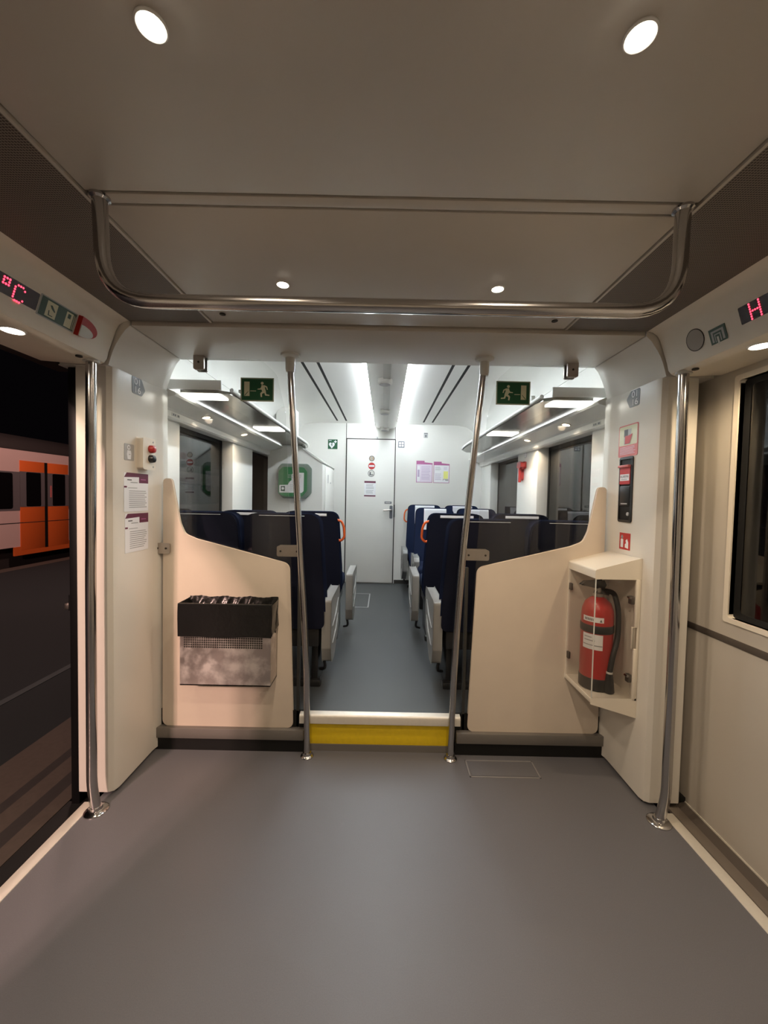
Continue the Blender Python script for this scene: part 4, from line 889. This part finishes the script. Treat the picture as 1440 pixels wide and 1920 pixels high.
# ================================================================== SEATS
def seat(cx, yt, f, aisle, lab, grp, handle=False, arm_y=None, arm_x=None, ztop=1.245, cloth=True, drop=0.024):
    """f=+1: faces +y (its back to the camera); f=-1 faces the camera. yt: y of the rear of the backrest at its top. aisle: -1/0/+1 side of the aisle panel"""
    base_y = yt + f*0.13
    t = thing('train_seat', lab, 'seat', (cx, base_y + f*0.25, F2), grp)
    SL = 0.155
    zb = 0.58
    def lean(q): return Vector((q.x, q.y - f*(q.z-zb)*SL, q.z))
    outline = rounded([(cx-0.221, zb), (cx+0.221, zb), (cx+0.219, 0.78), (cx+0.198, ztop), (cx-0.198, ztop), (cx-0.219, 0.78)], [0.03, 0.03, 0.06, 0.055, 0.055, 0.06], 5)
    yr = yt + f*(ztop-zb)*SL                       # rear face at zb
    b = MB(); b.prism(outline, 'y', yr, yr + f*0.045, 'navydark', 0.014, 3, func=lean); b.build('back_shell', t)
    b = MB(); b.prism(rounded([(cx-0.215, zb+0.01), (cx+0.215, zb+0.01), (cx+0.213, 0.78), (cx+0.190, ztop-0.006), (cx-0.190, ztop-0.006), (cx-0.213, 0.78)], [0.03, 0.03, 0.06, 0.05, 0.05, 0.06], 5), 'y', yr + f*0.040, yr + f*0.125, 'navy', 0.030, 4, func=lean); b.build('backrest', t)
    b = MB(); b.prism(rrect(cx-0.225, cx+0.225, 0, 1, 0.0), 'z', 0, 1, 'navy') if False else b.box(cx-0.219, cx+0.219, *sorted((yr+f*0.10, yr+f*0.56)), 0.545, 0.665, 'navy', 0.04, 4); b.build('cushion', t)
    b = MB(); b.box(cx-0.20, cx+0.20, *sorted((yr+f*0.02, yr+f*0.50)), 0.45, 0.56, 'blackp', 0.01)
    b.box(cx-0.19, cx-0.15, *sorted((yr+f*0.06, yr+f*0.42)), F2, 0.46, 'blackp', 0.006); b.box(cx+0.15, cx+0.19, *sorted((yr+f*0.06, yr+f*0.42)), F2, 0.46, 'blackp', 0.006)
    b.box(cx-0.21, cx+0.21, *sorted((yr+f*0.03, yr+f*0.09)), F2, F2+0.04, 'blackp', 0.006); b.build('pedestal', t)
    if cloth:
        w = 0.128; zc = ztop + 0.006; pts = []
        drop_b, drop_f = drop, 0.235
        def cl(u, v):
            x = cx - w + 2*w*u; L = drop_b + 0.135 + drop_f; d = v*L; wob = 0.004*sin(u*9+v*5)
            if d < drop_b: y, z = -0.006, zc - (drop_b-d)
            elif d < drop_b+0.135: y, z = (d-drop_b), zc + 0.004*sin(pi*(d-drop_b)/0.135)
            else: y, z = 0.137, zc - (d-drop_b-0.135)
            return lean(Vector((x + wob*0.5, yr + f*(y+abs(wob)*(1 if d > 0.15 else 0.2)), z)))
        b = MB(); b.grid(cl, 10, 26, 'cloth'); b.build('headrest_cover', t, smooth=60)
    if aisle:
        ax = arm_x if arm_x is not None else cx + aisle*0.255
        ay = arm_y if arm_y is not None else yr + f*0.06
        pl = rounded([(0.0, 0.735), (0.40, 0.738), (0.435, 0.70), (0.395, 0.47), (0.16, 0.335), (0.035, 0.345), (0.0, 0.44)], [0.02, 0.03, 0.02, 0.05, 0.06, 0.03, 0.03], 4)
        b = MB(); b.prism([(ay + f*y, z) for y, z in pl], 'x', ax-0.029, ax+0.029, 'armgrey', 0.008, 2)
        xo = ax + aisle*0.029
        for (ya, za, yb_, zb_2) in ((0.05, 0.56, 0.34, 0.665), (0.06, 0.45, 0.33, 0.56)):
            b.tube([(xo, ay+f*ya, za), (xo+aisle*0.002, ay+f*(ya+yb_)/2, (za+zb_2)/2-0.012), (xo, ay+f*yb_, zb_2)], [0.004, 0.007, 0.004], 'armgrey', 8)
        b.build('armrest', t)
        b = MB(); b.tube(arc_path([(ax-aisle*0.02, ay+f*0.05, 0.36), (ax-aisle*0.01, ay+f*0.06, 0.29), (ax-aisle*0.05, ay+f*0.10, 0.27)], 0.03), 0.009, 'blackp', 8); b.build('release_lever', t)
    if handle:
        hxs = cx + aisle*0.190
        o = []
        for (dx, z) in ((0.0, ztop-0.045), (0.045, ztop-0.055), (0.062, ztop-0.10), (0.062, ztop-0.185), (0.030, ztop-0.215), (0.008, ztop-0.205)):
            o.append(lean(Vector((hxs + aisle*(dx+(ztop-z)*0.06), yr + f*0.03, z))))
        b = MB(); b.tube(arc_path(o, 0.02, 4), 0.0095, 'orange', 12); b.build('grab_handle', t)
    return t
G1 = 'seats with their backs to the vestibule'; G2 = 'seats facing the vestibule'
seat(-0.580, 2.20, 1, 1, 'navy aisle seat with grey armrest right behind the bin side screen', G1, arm_y=2.33, arm_x=-0.336, drop=0.004)
seat(-1.055, 2.20, 1, 0, 'navy window seat right behind the bin side screen', G1, drop=0.004)
seat(0.586, 2.20, 1, -1, 'navy aisle seat with grey armrest right behind the extinguisher side screen', G1, arm_y=2.33, arm_x=0.336, ztop=1.232, drop=0.004)
seat(1.062, 2.20, 1, 0, 'navy window seat right behind the extinguisher side screen', G1, ztop=1.232, drop=0.004)
seat(-0.572, 3.00, 1, 1, 'navy aisle seat with orange grab handle, second row before the AED', G1, True, 3.15, -0.272, ztop=1.228)
seat(-1.056, 3.00, 1, 0, 'navy window seat with white headrest cover, second row before the AED', G1, ztop=1.225)
seat(0.560, 3.00, 1, -1, 'navy aisle seat with orange grab handle and white cover, second row', G1, True, 3.15, 0.268, ztop=1.232)
seat(1.062, 3.00, 1, 0, 'navy window seat with white headrest cover, below the red hammer', G1, ztop=1.238)
seat(0.580, 4.56, -1, -1, 'blue aisle seat facing the camera, nearer of two with white covers', G2, arm_y=4.47, arm_x=0.350, ztop=1.240)
seat(1.060, 4.56, -1, 0, 'blue window seat facing the camera, in front of the last row', G2, ztop=1.240)
seat(0.530, 5.22, -1, -1, 'blue aisle seat with orange handle against the end wall', G2, True, 5.06, 0.262, ztop=1.262)
seat(1.020, 5.22, -1, 0, 'blue window seat against the end wall under the posters', G2, ztop=1.262)

# ------------------------------------------------------------------ floor hatches
def hatch(x0, x1, y0, y1, z, nm, lab, m, fm='signmid', w=0.012):
    t = thing(nm, lab, 'floor hatch', ((x0+x1)/2, (y0+y1)/2, z))
    b = MB(); b.box(x0+0.012, x1-0.012, y0+0.012, y1-0.012, z-0.004, z+0.0012, m); b.build('lid', t)
    b = MB()
    for (a, c, e, g) in ((x0, x1, y0, y0+w), (x0, x1, y1-w, y1), (x0, x0+w, y0, y1), (x1-w, x1, y0, y1)): b.box(a, c, e, g, z-0.002, z+0.0018, fm)
    b.build('frame', t)
hatch(-0.34, -0.145, 4.07, 4.66, F2, 'floor_hatch', 'square floor hatch with metal edge in front of the end door', 'floor2')
hatch(0.445, 0.795, 1.86, 1.985, 0.0, 'floor_hatch', 'faint floor hatch in front of the extinguisher side screen', 'floor', 'floorlight', 0.006)
